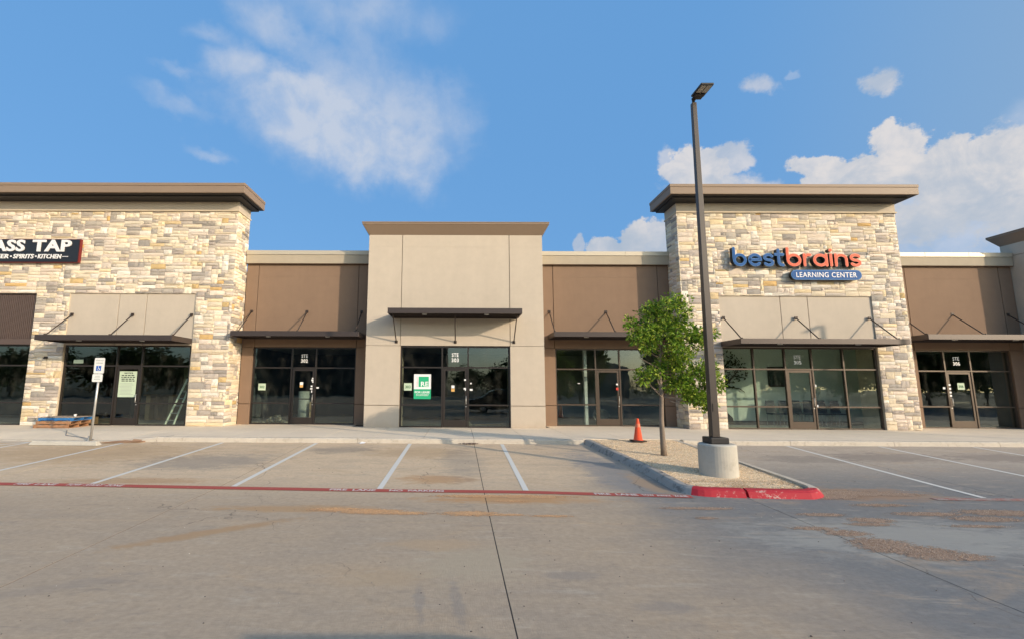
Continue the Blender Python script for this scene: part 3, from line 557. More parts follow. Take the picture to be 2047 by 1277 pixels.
# ---------------------------------------------------------------- building pieces
def grid_panels(par, name, xs_, zs_, y, t, mat, hole=None, gap=.012):
    for i in range(len(xs_)-1):
        for j in range(len(zs_)-1):
            x0, x1, z0, z1 = xs_[i], xs_[i+1], zs_[j], zs_[j+1]
            if hole and x0 >= hole[0]-.01 and x1 <= hole[1]+.01 and z1 <= hole[2]+.01: continue
            MB().box(x0+(gap if i else 0), x1-(gap if i < len(xs_)-2 else 0), y, y+t, z0+(gap if j else 0), z1-(gap if j < len(zs_)-2 else 0)).build(name, mat, par, bevel=.004)
def storefront(par, x0, x1, z0, z1, y, mull, door, lit, extra_mull=(), no_low=False, hinge_left=True):
    A = ALU2 if lit else ALU; w = .055; d = .11; fr = MB()
    fr.box(x0, x0+w, y, y+d, z0, z1).box(x1-w, x1, y, y+d, z0, z1).box(x0+w, x1-w, y, y+d, z1-w, z1)
    f = fr.build('storefront_frame', A, par)
    cols = [x0+w]+[m for m in mull for _ in (0, 1)]+[x1-w]
    for m in mull: MB().box(m-w/2, m+w/2, y-.002, y+d-.002, z0, z1-w).build('mullion', A, f)
    bays = []; e = [x0+w]+[m for m in mull]+[x1-w]
    for i in range(len(e)-1):
        a = e[i]+(w/2 if i else 0); b = e[i+1]-(w/2 if i < len(e)-2 else 0); bays.append((a, b))
    T, L = 2.40, .98
    for i, (a, b) in enumerate(bays):
        isd = (i == door)
        MB().box(a, b, y+.001, y+d-.004, T-w/2, T+w/2).build('transom_bar', A, f)
        MB().box(a, b, y+.045, y+.055, T+w/2, z1-w).build('window_pane', GLASS, f)
        if isd:
            dx0, dx1 = a+.006, b-.006; zb, zt = z0+.012, T-w/2-.006; st = .09
            dm = MB(); yy = y+.02
            dm.box(dx0, dx0+st, yy, yy+.05, zb, zt).box(dx1-st, dx1, yy, yy+.05, zb, zt).box(dx0+st, dx1-st, yy, yy+.05, zt-st, zt).box(dx0+st, dx1-st, yy, yy+.05, zb, zb+.27)
            D = dm.build('door', A, par, bevel=.003)
            MB().box(dx0+st, dx1-st, yy+.02, yy+.03, zb+.27, zt-st).build('door_glass', GLASS, D)
            hx = (dx1-st/2) if hinge_left else (dx0+st/2)
            MB().tube([(hx, yy-.002, 1.02), (hx, yy-.07, 1.02), (hx, yy-.07, 1.32), (hx, yy-.002, 1.32)], .013, 8).build('pull_handle', GALV, D, True)
            MB().box(dx0+st+.01, dx1-st-.01, yy+.055, yy+.09, 1.12, 1.17).build('push_bar', A, D)
            MB().tube([(hx, yy-.001, .93), (hx, yy-.012, .93)], .022, 10).build('lock_cylinder', GALV, D)
        else:
            MB().box(a, b, y+.001, y+d-.004, z0, z0+.05).build('sill_bar', A, f)
            MB().box(a, b, y+.001, y+d-.004, L-w/2, L+w/2).build('horizontal_bar', A, f)
            MB().box(a, b, y+.045, y+.055, L+w/2, T-w/2).build('window_pane', GLASS, f)
            MB().box(a, b, y+.045, y+.055, z0+.05, L-w/2).build('window_pane', GLASS, f)
    return bays
def suite_text(par, num, xc, y, zb=2.66):
    wall_text('suite_lettering', 'STE', xc-.13, xc+.13, zb+.15, zb+.30, y+.038, WHITE, par, .004, .026, 0, 1.12)
    wall_text('suite_lettering', num, xc-.14, xc+.14, zb-.05, zb+.10, y+.038, WHITE, par, .004, .026, 0, 1.12)
def canopy(par, x0, x1, yf, yb, z0, z1, rods, zr, up=True):
    h = .04
    m = MB().box(x0, x1, yf, yf+h, z0, z1).box(x0, x0+h, yf+h, yb, z0, z1).box(x1-h, x1, yf+h, yb, z0, z1).box(x0+h, x1-h, yb-h, yb, z0, z1-.001)
    m.box(x0+h, x1-h, yf+h, yb-h, z0+.07, z1-.012)
    c = m.build('canopy', CANO, par, bevel=.006)
    k = int((yb-yf)/.2)
    for i in range(1, k): y = yf+h+(yb-yf-2*h)*i/k; MB().box(x0+h, x1-h, y-.012, y+.012, z0+.045, z0+.069).build('decking_rib', CANO, c)
    for x in rods:
        if up: pts = [(x, yb+.02, zr), (x, yf+.22, z1+.0)]
        else: pts = [(x, yb-.0, zr), (x, yf+.12, z0+.04)]
        r = MB().tube(pts, .021, 8).build('support_rod', ROD, c, True)
        MB().box(x-.055, x+.055, yb-.012, yb+.022, zr-.055, zr+.055).build('wall_bracket', ROD, r)
        q = pts[1]; MB().box(x-.012, x+.012, q[1]-.06, q[1]+.06, q[2]-(.0 if up else .05), q[2]+.05).build('rod_clevis', ROD, r)
    for t in (.27, .74):
        x = x0+(x1-x0)*t; MB().tube([(x, yf+.35, z0+.062), (x, yf+.35, z0+.005)], [.09, .085], 16).build('downlight', DLIGHT, c)
    return c
LFLOOR = flat('pale_tile_floor', (.55, .54, .50), .4, 0, .1, 4); LCEIL = flat('white_ceiling_tile', (.78, .78, .76), .9)
def room(par, x0, x1, y0, y1, wall, floor=INFL, ceil=CEIL, zt=3.35):
    m = MB(); m.raw([(x0, y0, .135), (x1, y0, .135), (x1, y1, .135), (x0, y1, .135)], [(0, 1, 2, 3)], 1)
    m.raw([(x0, y0, zt), (x0, y1, zt), (x1, y1, zt), (x1, y0, zt)], [(0, 1, 2, 3)], 2)
    m.raw([(x0, y1, .135), (x1, y1, .135), (x1, y1, zt), (x0, y1, zt)], [(0, 1, 2, 3)], 0)
    m.raw([(x0, y0, .135), (x0, y1, .135), (x0, y1, zt), (x0, y0, zt)], [(0, 1, 2, 3)], 0); m.raw([(x1, y0, .135), (x1, y0, zt), (x1, y1, zt), (x1, y1, .135)], [(0, 1, 2, 3)], 0)
    return m.build('interior_shell', [wall, floor, ceil], par)
# irregular ashlar laid on a fine grid
CREAM = [(.72,.61,.45),(.76,.67,.52),(.69,.58,.42),(.77,.70,.59),(.71,.60,.44),(.72,.60,.48),(.66,.56,.46)]; GOLD = [(.60,.43,.21),(.62,.41,.18),(.60,.46,.27)]; GRY = [(.40,.355,.30),(.46,.40,.34),(.36,.325,.285),(.50,.435,.36),(.42,.36,.31)]
def ashlar(region, holes, cell=.066, seed=1):
    rs = random.Random(seed); x0, x1, z0, z1 = region; nx = int(round((x1-x0)/cell)); nz = int(round((z1-z0)/cell)); cx = (x1-x0)/nx; cz = (z1-z0)/nz
    occ = [[False]*nx for _ in range(nz)]; out = []
    cells = lambda h: (int(round((h[0]-x0)/cx)), int(round((h[1]-x0)/cx)), int(round((h[2]-z0)/cz)), int(round((h[3]-z0)/cz)))
    for h in holes:
        a, b, c, d = cells(h)
        for j in range(max(c, 0), min(d, nz)):
            for i in range(max(a, 0), min(b, nx)): occ[j][i] = True
    for j in range(nz):
        i = 0
        while i < nx:
            if occ[j][i]: i += 1; continue
            run = 0
            while i+run < nx and not occ[j][i+run]: run += 1
            h = rs.choices((1, 2, 3, 4), (.12, .58, .27, .03))[0]; w = rs.randint(3, 13) if h < 3 else rs.randint(4, 9)
            if run < 3 or run-w < 2: w = run if run <= 11 else w
            w = min(w, run)
            while h > 1 and (j+h > nz or any(occ[j+q][i+p] for q in range(h) for p in range(w))): h -= 1
            if h == 1 and rs.random() < .0: w = min(w, 5)
            for q in range(h):
                for p in range(w): occ[j+q][i+p] = True
            out.append((x0+i*cx, x0+(i+w)*cx, z0+j*cz, z0+(j+h)*cz)); i += w
    return out
def stone_geo(a, b, c, d, rs):
    """rough split-face stone: returns verts (u along wall, depth out, z) and faces"""
    g_ = .0035; a += g_; b -= g_; c += g_; d -= g_; w, h = b-a, d-c; nu, nv = (4, 3) if w > .3 else (3, 3); V = []; Fc = []
    pr = rs.uniform(.030, .046)
    for j in range(nv+1):
        for i in range(nu+1):
            e = (i in (0, nu)) or (j in (0, nv)); u = a+w*i/nu+(0 if i in (0, nu) else rs.uniform(-.15, .15)*w/nu); z = c+h*j/nv+(0 if j in (0, nv) else rs.uniform(-.15, .15)*h/nv)
            if e: u += (rs.uniform(0, .006) if i == 0 else -rs.uniform(0, .006) if i == nu else 0); z += (rs.uniform(0, .004) if j == 0 else -rs.uniform(0, .004) if j == nv else 0)
            V.append((u, pr*.55+rs.uniform(-.004, .004) if e else pr+rs.uniform(-.011, .014), z))
    for j in range(nv):
        for i in range(nu): k = j*(nu+1)+i; Fc.append((k, k+1, k+nu+2, k+nu+1))
    ring = [i for i in range(nu+1)]+[j*(nu+1)+nu for j in range(1, nv+1)]+[nv*(nu+1)+i for i in range(nu-1, -1, -1)]+[j*(nu+1) for j in range(nv-1, 0, -1)]; base_ = len(V)
    for k in ring: u, _, z = V[k]; V.append((u, -.012, z))
    n = len(ring)
    for k in range(n): Fc.append((ring[k], base_+k, base_+(k+1) % n, ring[(k+1) % n]))
    return V, Fc
def lay(par, jobs, seed):
    """jobs: (stones, mapping). Builds the 300 biggest as parts, the rest as one joined part"""
    rs = random.Random(seed); allst = []
    for stones, mp, vis in jobs:
        for s in stones:
            V, Fc = stone_geo(*s, rs); t = rs.random(); col = rs.choice(CREAM) if t < .68 else rs.choice(GRY) if t < .93 else rs.choice(GOLD) if t < .96 else (.72, .58, .37)
            k = rs.uniform(.88, 1.1); col = tuple(min(.85, x*k) for x in col); allst.append(((s[1]-s[0])*(s[3]-s[2])*(vis(s)), [mp(*v) for v in V], Fc, col))
    allst.sort(key=lambda q: -q[0]); rest = MB(); rc = []
    for i, (ar, V, Fc, col) in enumerate(allst):
        if i < 300:
            o = add('stone', V, Fc, STONE, par); a = o.data.attributes.new('tint', 'FLOAT_COLOR', 'POINT'); a.data.foreach_set('color', list((*col, 1.))*len(V))
        else: rest.raw(V, Fc); rc += list((*col, 1.))*len(V)
    if rest.v:
        o = rest.build('stone_facing', STONE, par); a = o.data.attributes.new('tint', 'FLOAT_COLOR', 'POINT'); a.data.foreach_set('color', rc); o['kind'] = 'stuff'
def cornice(par, x0, x1, yf, yb, zb=9.07):
    MB().box(x0, x1, yf, yb, zb, zb+.28).build('cornice', FASC, par, bevel=.01)
    MB().box(x0-.015, x1+.015, yf-.015, yb+.015, zb+.282, zb+.40).build('cornice_cap', FASC, par, bevel=.012)
    MB().box(x0+.06, x1-.06, yf+.06, yb-.03, zb-.012, zb-.001).build('soffit_panel', SOFF, par)
    MB().box(x0+.22, x1-.22, yf+.25, yb-.05, zb-.065, zb-.013).build('soffit_step', SOFF, par)

# ---- stone corner shop (left), with the far-left shopfront
A = empty('shop_building', (-16, 18.2, .14), 'wide stone clad shop at the left below the black sign', 'building', 'shop units of the strip')
def P(o): return inv(o, CUR)
class Par:                                                              # parent proxy so meshes stay in world coordinates
    pass
def reparent_all(before, par):
    for o in bpy.data.objects:
        if o not in before and o is not par and o.parent is par: o.matrix_parent_inverse = Matrix.Translation(par.location).inverted()
def tower(par, x0, x1, openings, panels, seed, side_right, side_left, ybk=19.25):
    # backing walls round the openings
    top = 9.0; yb = 18.24
    m = MB(); xs_ = sorted([x0+.01]+[v for o in openings for v in o[:2]]+[x1-.01]); zt = 5.22
    m.box(x0+.01, x1-.01, yb, ybk, zt, top)
    edge = x0+.01
    for (a, b, z) in openings:
        if a-edge > .4 and side_left: m.box(edge, edge+.2, yb, ybk, .02, zt); m.box(edge+.2, a, yb, 18.42, .02, zt)
        elif a > edge: m.box(edge, a, yb, 18.42, .02, zt)
        edge = b
    m.box(edge, x1-.01, yb, ybk, .02, zt)
    m.build('masonry_wall', MORTAR, par)
    MB().box(x0-.012, x1+.012, 18.185, ybk+.01, 8.66, 9.02).build('stucco_band', BEIGE, par)
    MB().box(x0-.045, x1+.045, 18.145, ybk+.03, 8.598, 8.659).build('band_sill', LIP, par, bevel=.008)
    cornice(par, x0-.57 if side_left else x0, x1+(.55 if x1 < 0 else .27) if side_right else x1, 17.4, ybk+.1)
    holes = [(a, b, -1, zt) for a, b, z in openings]
    jobs = [(ashlar((x0, x1, .14, 8.598), holes, .066, seed), lambda u, d, z: (u, 18.235-d, z), lambda s: 1.)]
    if side_right: jobs.append((ashlar((18.205, ybk, .14, 8.598), [], .066, seed+5), lambda u, d, z: (x1-.012+d, u, z), lambda s: .45))
    if side_left: jobs.append((ashlar((18.205, ybk, .14, 8.598), [], .066, seed+6), lambda u, d, z: (x0+.012-d, u, z), lambda s: .45))
    # drop stones far outside the frame from the individually built ones
    jobs = [(st_, mp, (lambda s, v=vis: v(s)*(0.01 if s[0] < -19.2 and s[0] < 15 and mp else 1.))) for st_, mp, vis in jobs]
    lay(par, jobs, seed)
OPA = (-15.36, -10.38, 3.2); OPL = (-24., -16.66, 3.2)
tower(A, -24., -8.9, [OPL, OPA], None, 11, True, False)
grid_panels(A, 'stucco_panel', [-15.36, -13.40, -12.31, -10.38], [3.2, 5.22], 18.262, .08, BEIGE)
MB().box(-15.36, -10.38, 18.345, 19.2, 3.2, 5.22).build('header_backing', BEIGE, A)
storefront(A, -15.34, -10.40, .14, 3.2, 18.30, [-13.28, -12.30], 1, False)
canopy(A, -15.36, -10.36, 16.9, 18.19, 3.26, 3.46, [-15.17, -12.78, -10.46], 4.39)
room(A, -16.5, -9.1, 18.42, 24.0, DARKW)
# ribbed metal over the far-left shopfront
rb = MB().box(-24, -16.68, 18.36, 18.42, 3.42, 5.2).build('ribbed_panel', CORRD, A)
for k in range(50):
    x = -16.72-k*.075; MB().prism([(x-.050, 3.42), (x, 3.42), (x, 5.2), (x-.050, 5.2)], 18.325, 18.36).build('metal_rib', CORR, rb)
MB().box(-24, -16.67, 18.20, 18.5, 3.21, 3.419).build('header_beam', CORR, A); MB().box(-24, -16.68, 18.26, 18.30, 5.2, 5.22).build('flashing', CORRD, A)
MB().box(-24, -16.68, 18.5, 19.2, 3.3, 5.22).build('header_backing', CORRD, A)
storefront(A, -24., -16.68, .14, 3.2, 18.32, [-22.2, -21.0, -18.9], 1, False); room(A, -24., -16.5, 18.44, 24.0, DARKW)
# small items on the stone pier
MB().box(-15.98, -15.90, 18.10, 18.19, 2.66, 2.74).tube([(-15.94, 18.1, 2.70), (-15.94, 18.06, 2.66)], .03, 8).build('hose_tap', ALU, A)

# ---- 302
B = empty('shop_building', (-6.2, 19.22, .14), 'recessed brown stucco shop between the stone corner and the tall beige front', 'building', 'shop units of the strip')
def brown_unit(par, x0, x1, win, vj, hj, zlow=.95, lit=False, mull=(), right_pad=0.):
    m = MB(); m.box(x0, x1, 19.26, 19.55, 3.24, 6.70).box(x0, win[0], 19.26, 19.55, .02, 3.24).box(win[1], x1, 19.26, 19.55, .02, 3.24); m.build('backing_wall', BROWNG, par)
    xs_ = [x0]+sorted(vj)+[x1]
    grid_panels(par, 'stucco_panel', xs_, [6.17, 6.68], 19.22, .045, BROWN)
    grid_panels(par, 'stucco_panel', xs_, [3.24, 6.17+.0], 19.22, .045, BROWN)
    for a, b in ((x0, win[0]), (win[1], x1)):
        if b-a > .05:
            grid_panels(par, 'stucco_panel', [a, b], [.14, .95, 3.225], 19.22, .045, BROWN)
    m = MB().box(x0, x1, 19.08, 19.5, 6.70, 7.07); m.build('parapet_trim', TRIM, par, bevel=.01)
    for k in range(3):
        a = x0+(x1-x0)*k/3; b = x0+(x1-x0)*(k+1)/3; MB().box(a+.002, b-.002, 19.055, 19.53, 7.072, 7.25).build('coping_cap', CAPM, par, bevel=.006)
    MB().box(x0, x1, 19.10, 19.218, 6.682, 6.699).build('trim_shadow_strip', BROWNG, par)
brown_unit(B, -8.86, -3.575, (-8.40, -4.17), [-8.36, -4.17], None)
storefront(B, -8.40, -4.17, .14, 3.24, 19.31, [-6.81, -5.82], 1, False)
canopy(B, -8.76, -3.82, 17.93, 19.215, 3.55, 3.75, [-8.56, -6.26, -4.0], 4.70)
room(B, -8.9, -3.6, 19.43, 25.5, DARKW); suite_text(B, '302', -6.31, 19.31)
# ---- 303
C = empty('shop_building', (0, 18.15, .14), 'tall beige stucco shop front with flared brown cap in the centre of the strip', 'building', 'shop units of the strip')
m = MB().box(-3.55, 3.29, 18.19, 19.3, 3.23, 7.62).box(-3.55, -2.23, 18.19, 19.3, .02, 3.23).box(1.99, 3.29, 18.19, 19.3, .02, 3.23).build('backing_wall', GROOVE, C)
xs_ = [-3.57, -2.24, 2.0, 3.31]
for z0, z1 in ((3.23, 7.14), (7.14, 7.63)): grid_panels(C, 'stucco_panel', xs_, [z0, z1], 18.15, .045, BEIGE)
for a, b in ((-3.57, -2.24), (2.0, 3.31)): grid_panels(C, 'stucco_panel', [a, b], [.14, .96, 3.218], 18.15, .045, BEIGE)
for x in (-3.57, 3.31):                                                    # returns
    for z0, z1 in ((.14, .95), (.97, 3.22), (3.24, 7.13), (7.15, 7.63)): MB().box(min(x, x+(.03 if x < 0 else -.03)), max(x, x+(.03 if x < 0 else -.03)), 18.197, 19.5, z0, z1).build('return_panel', BEIGE, C)
def flared(par, x0, x1, y0, y1, zb, zt, out):
    vs = []
    for (o, z) in ((0, zb), (0.02, zb+.03), (out, zt-.06), (out+.01, zt-.06), (out+.01, zt)): vs += [(x0-o, y0-o, z), (x1+o, y0-o, z), (x1+o, y1+o, z), (x0-o, y1+o, z)]
    fs = [(0, 3, 2, 1), (16, 17, 18, 19)]
    for r in range(4):
        for k in range(4): a = r*4+k; b = r*4+(k+1) % 4; fs.append((a, b, b+4, a+4))
    c = add('flared_cap', vs, fs, FASC, par)
    n = int((x1-x0)/2.6)+1
    for k in range(n):
        a = x0-out-.025+(x1-x0+2*out+.05)*k/n; b = x0-out-.025+(x1-x0+2*out+.05)*(k+1)/n
        MB().box(a+.002, b-.002, y0-out-.025, y1+out, zt+.001, zt+.035).build('cap_flashing', FASC, c)
flared(C, -3.57, 3.31, 18.15, 19.5, 7.63, 8.06, .24)
storefront(C, -2.23, 1.99, .14, 3.22, 18.235, [-.62, .38], 1, False)
canopy(C, -2.57, 2.31, 16.85, 18.145, 4.28, 4.48, [-2.40, -.12, 2.14], 3.37, up=False)
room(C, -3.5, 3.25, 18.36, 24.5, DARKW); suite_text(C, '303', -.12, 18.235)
# ---- 304
D = empty('shop_building', (6, 19.22, .14), 'recessed brown stucco shop behind the young tree and traffic cone', 'building', 'shop units of the strip')
brown_unit(D, 3.315, 8.74, (3.95, 8.30), [3.92, 8.26], None)
storefront(D, 3.95, 8.30, .14, 3.24, 19.31, [5.59, 6.57], 1, True)
canopy(D, 3.66, 8.55, 17.93, 19.215, 3.58, 3.77, [3.74, 6.07, 8.35], 4.74)
room(D, 3.35, 8.8, 19.43, 25.5, DRY)
MB().box(5.30, 5.42, 20.0, 20.2, .14, 3.3).build('white_column', WHITE, D)
# ---- 305
E_ = empty('shop_building', (13, 18.2, .14), 'stone clad shop with the blue and coral learning center sign', 'building', 'shop units of the strip')
tower(E_, 8.74, 17.45, [(10.17, 16.13, 3.24)], None, 23, True, True)
grid_panels(E_, 'stucco_panel', [10.17, 12.59, 13.66, 16.13], [3.24, 5.22], 18.262, .08, BEIGE)
MB().box(10.17, 16.13, 18.345, 19.2, 3.24, 5.22).build('header_backing', BEIGE, E_)
storefront(E_, 10.18, 16.12, .14, 3.24, 18.30, [11.39, 12.60, 13.63, 14.84], 2, True)
canopy(E_, 10.13, 16.16, 16.9, 18.19, 3.25, 3.44, [10.30, 13.11, 15.95], 4.37)
room(E_, 9.0, 17.3, 18.42, 20.6, flat('pale_green_wall', (.80, .85, .76), .95, 0, .05, 5), LFLOOR, LCEIL); suite_text(E_, '305', 13.10, 18.30, 2.64)
MB().box(9.02, 17.28, 20.56, 20.598, .14, .30).build('dark_baseboard', BLACKP, E_)
# ---- 306
G_ = empty('shop_building', (20, 19.22, .14), 'recessed brown stucco shop at the right edge beyond the stone front', 'building', 'shop units of the strip')
brown_unit(G_, 17.49, 22.9, (18.55, 22.35), [18.5, 22.37], None)
storefront(G_, 18.55, 22.35, .14, 3.24, 19.31, [19.73, 20.77], 1, True, hinge_left=False)
canopy(G_, 17.86, 22.85, 17.93, 19.215, 3.54, 3.74, [18.0, 20.24, 22.5], 4.70)
room(G_, 17.45, 22.95, 19.43, 25.5, DARKW); suite_text(G_, '306', 20.25, 19.31, 2.68)
# ---- 307
H_ = empty('shop_building', (26, 18.15, .14), 'far right beige shop showing only its shaded side wall and cap', 'building', 'shop units of the strip')
m = MB().box(22.96, 29.7, 18.2, 19.48, 3.24, 7.62).box(22.96, 24.3, 18.2, 19.48, .02, 3.24).box(28.4, 29.7, 18.2, 19.48, .02, 3.24).build('backing_wall', GROOVE, H_)
for z0, z1 in ((3.23, 7.14), (7.14, 7.63)): grid_panels(H_, 'stucco_panel', [22.93, 24.3, 28.4, 29.75], [z0, z1], 18.15, .045, BEIGE)
for a, b in ((22.93, 24.3), (28.4, 29.75)): grid_panels(H_, 'stucco_panel', [a, b], [.14, .96, 3.218], 18.15, .045, BEIGE)
for z0, z1 in ((.14, .95), (.97, 3.22), (3.24, 7.13), (7.15, 7.63)): MB().box(22.93, 22.957, 18.197, 19.5, z0, z1).build('return_panel', BEIGE, H_)
flared(H_, 22.93, 29.75, 18.15, 19.5, 7.63, 8.06, .24); storefront(H_, 24.3, 28.4, .14, 3.22, 18.235, [25.9, 26.9], 1, True); room(H_, 23, 29.6, 18.36, 24, DARKW)
# common roof and rear of the strip
rf = MB().box(-24, 29.7, 19.56, 33, 6.2, 6.45).box(-24, 29.7, 32.8, 33, -.3, 6.2).box(-24.2, -24, 19.3, 33, -.3, 6.45).box(29.7, 29.9, 19.3, 33, -.3, 6.45).build('rear_building', ROOFM)
tag(rf, 'flat roofed rear part of the shop strip behind the fronts', 'building')

# ---------------------------------------------------------------- signs
sg = empty('shop_sign', (-17.7, 18.1, 6.43), 'black rectangular sign with white letters ASS TAP on the left stone wall', 'sign')
MB().box(-20.6, -15.05, 18.05, 18.17, 6.43, 7.38).build('sign_box', SRED, sg); MB().box(-20.58, -15.075, 18.03, 18.049, 6.45, 7.36).build('sign_face', SBLACK, sg)
wall_text('letters', 'GL', -19.55, -18.66, 6.86, 7.34, 18.028, LWHITE, sg, .035, .032, 0, 1.06)
wall_text('letters', 'ASS', -18.52, -17.22, 6.86, 7.34, 18.028, LWHITE, sg, .035, .032, 0, 1.06); wall_text('letters', 'TAP', -16.92, -15.36, 6.86, 7.34, 18.028, LWHITE, sg, .035, .032, 0, 1.06)
wall_text('tagline_letters', 'CRAFT BEER', -19.45, -17.82, 6.575, 6.755, 18.028, LWHITE, sg, .02, .022, .15, 1.06)
wall_text('tagline_letters', 'SPIRITS', -17.64, -16.82, 6.575, 6.755, 18.028, LWHITE, sg, .02, .022, .15, 1.06)
wall_text('tagline_letters', 'KITCHEN', -16.66, -15.72, 6.575, 6.755, 18.028, LWHITE, sg, .02, .022, .15, 1.06)
for x in (-17.73, -16.74): MB().tube([(x, 18.028, 6.665), (x, 18.01, 6.665)], .033, 10).build('bullet_dot', LWHITE, sg)
MB().box(-15.68, -15.46, 18.01, 18.027, 6.65, 6.672).build('dash', LWHITE, sg)

lg = empty('shop_sign', (13.2, 18.0, 5.8), 'blue and coral raised letters best brains over a blue LEARNING CENTER pill', 'sign')
def ell(cx, cy, rx, ry, a0, a1, n=16): return [(cx+rx*math.cos(R(a0+(a1-a0)*i/n)), cy+ry*math.sin(R(a0+(a1-a0)*i/n))) for i in range(n+1)]
LET = {'b': ([[(.105, 1.4), (.105, .5)], ell(.5, .5, .395, .395, 180, 540, 28)], 1.10), 'e': ([[(.13, .52), (.86, .52)]+ell(.5, .5, .395, .395, 3, 318, 24)], 1.07),
 's': ([ell(.40, .70, .28, .20, 25, 270, 14)+ell(.40, .30, .28, .20, 90, -155, 14)[1:]], .84), 't': ([[(.3, 1.28), (.3, .38)]+ell(.56, .36, .26, .255, 180, 275, 8), [(.08, .93), (.62, .93)]], .72),
 'r': ([[(.105, .93), (.105, .1)], ell(.42, .56, .315, .35, 180, 75, 9)], .66), 'a': ([ell(.5, .5, .395, .395, 0, 360, 28), [(.895, .92), (.895, .1)]], 1.10),
 'i': ([[(.105, .93), (.105, .1)]], .32), 'n': ([[(.105, .93), (.105, .1)], ell(.45, .55, .345, .345, 180, 0, 14)+[(.795, .1)]], 1.0)}
def ribbon(mb, pts, w, y0, y1, mi, X, Z):
    pts = [Vector((X(p[0]), Z(p[1]))) for p in pts]; closed = (pts[0]-pts[-1]).length < 1e-4; L = []; Rr = []
    n = len(pts)
    for i, p in enumerate(pts):
        a = pts[(i-1) % (n-1)] if closed else pts[max(i-1, 0)]; b = pts[(i+1) % (n-1)] if closed else pts[min(i+1, n-1)]
        if not closed and i in (0, n-1): d = (b-a).normalized(); nn = Vector((-d.y, d.x)); k = 1
        else:
            d1 = (p-a).normalized(); d2 = (b-p).normalized(); nn = (Vector((-d1.y, d1.x))+Vector((-d2.y, d2.x))).normalized(); k = min(1.4, 1/max(.5, nn.dot(Vector((-d1.y, d1.x)))))
        L.append(p+nn*w/2*k); Rr.append(p-nn*w/2*k)
    if closed:
        V = [(q.x, y, q.y) for y in (y0, y1) for S in (L[:-1], Rr[:-1]) for q in S]; m_ = n-1; Fc = []
        for i in range(m_):
            j = (i+1) % m_; Fc += [(i, j, m_+j, m_+i), (2*m_+i, 3*m_+i, 3*m_+j, 2*m_+j), (i, 2*m_+i, 2*m_+j, j), (m_+i, m_+j, 3*m_+j, 3*m_+i)]
        mb.raw(V, Fc, mi)
    else:
        d0 = (pts[0]-pts[1]).normalized(); d1 = (pts[-1]-pts[-2]).normalized()
        def capp(c, s, d): return [c+(Matrix.Rotation(-math.pi*t/6, 2) @ (s-c)) for t in range(1, 6)]
        out = L+capp(pts[-1], L[-1], d1)+Rr[::-1]+capp(pts[0], Rr[0], d0); V = [(q.x, y, q.y) for y in (y0, y1) for q in out]; N = len(out); Fc = [(i, N+i, N+(i+1) % N, (i+1) % N) for i in range(N)]
        # strip faces keep concave shapes correct
        for o in (0, N):
            for i in range(n-1): Fc.append((o+i, o+i+1, o+N-(6+i+1)-0, o+N-(6+i)-0) if False else (o+i, o+i+1, o+n+5+(n-2-i), o+n+5+(n-1-i)))
            Fc.append(tuple(o+q for q in [n-1]+list(range(n, n+5))+[n+5])); Fc.append(tuple(o+q for q in [2*n+4]+list(range(2*n+5, 2*n+10))+[0]))
        mb.raw(V, Fc, mi)
def word(txt, x0, x1, zb, xh, face, rim):
    tot = sum(LET[c][1] for c in txt)-.1; kx_ = (x1-x0)/tot; cur = x0
    for c in txt:
        strokes, adv = LET[c]; mb = MB()
        for si, st_ in enumerate(strokes):
            e = si*.0015; X = lambda u: cur+u*kx_; Z = lambda v: zb+v*xh; w = .215*xh
            ribbon(mb, st_, w, 17.962-e, 18.13+e, 0, X, Z); ribbon(mb, st_, w, 17.952-e, 17.961-e, 1, X, Z); ribbon(mb, st_, w*.66, 17.946-e, 17.9515-e, 2, X, Z)
        if c == 'i':
            for r_, a_, b_, mi in ((.07, 17.962, 18.13, 0), (.07, 17.952, 17.961, 1), (.05, 17.946, 17.9515, 2)):
                mb.tube([(X(.105), b_, Z(1.27)), (X(.105), a_, Z(1.27))], r_, 20, mi)
        mb.build('letter_'+c, [SBLACK, rim, face], lg); cur += adv*kx_
word('best', 10.70, 12.66, 6.35, .515, BLUE, BLUEL); word('brains', 12.78, 15.66, 6.35, .515, CORAL, CORALL)
def pill(x0, x1, z0, z1): r = (z1-z0)/2; return ell(x1-r, z0+r, r, r, -90, 90, 10)+ell(x0+r, z0+r, r, r, 90, 270, 10)
MB().prism(pill(12.93, 15.66, 5.83, 6.22), 17.99, 18.13).build('pill_box', SBLACK, lg); MB().prism(pill(12.93, 15.66, 5.83, 6.22), 17.98, 17.989).build('pill_rim', BLUEL, lg)
MB().prism(pill(12.955, 15.635, 5.855, 6.195), 17.974, 17.9795).build('pill_face', BLUE, lg); wall_text('letters', 'LEARNING CENTER', 13.12, 15.46, 5.925, 6.125, 17.973, LWHITE, lg, .006, .004, 0, 1.1)

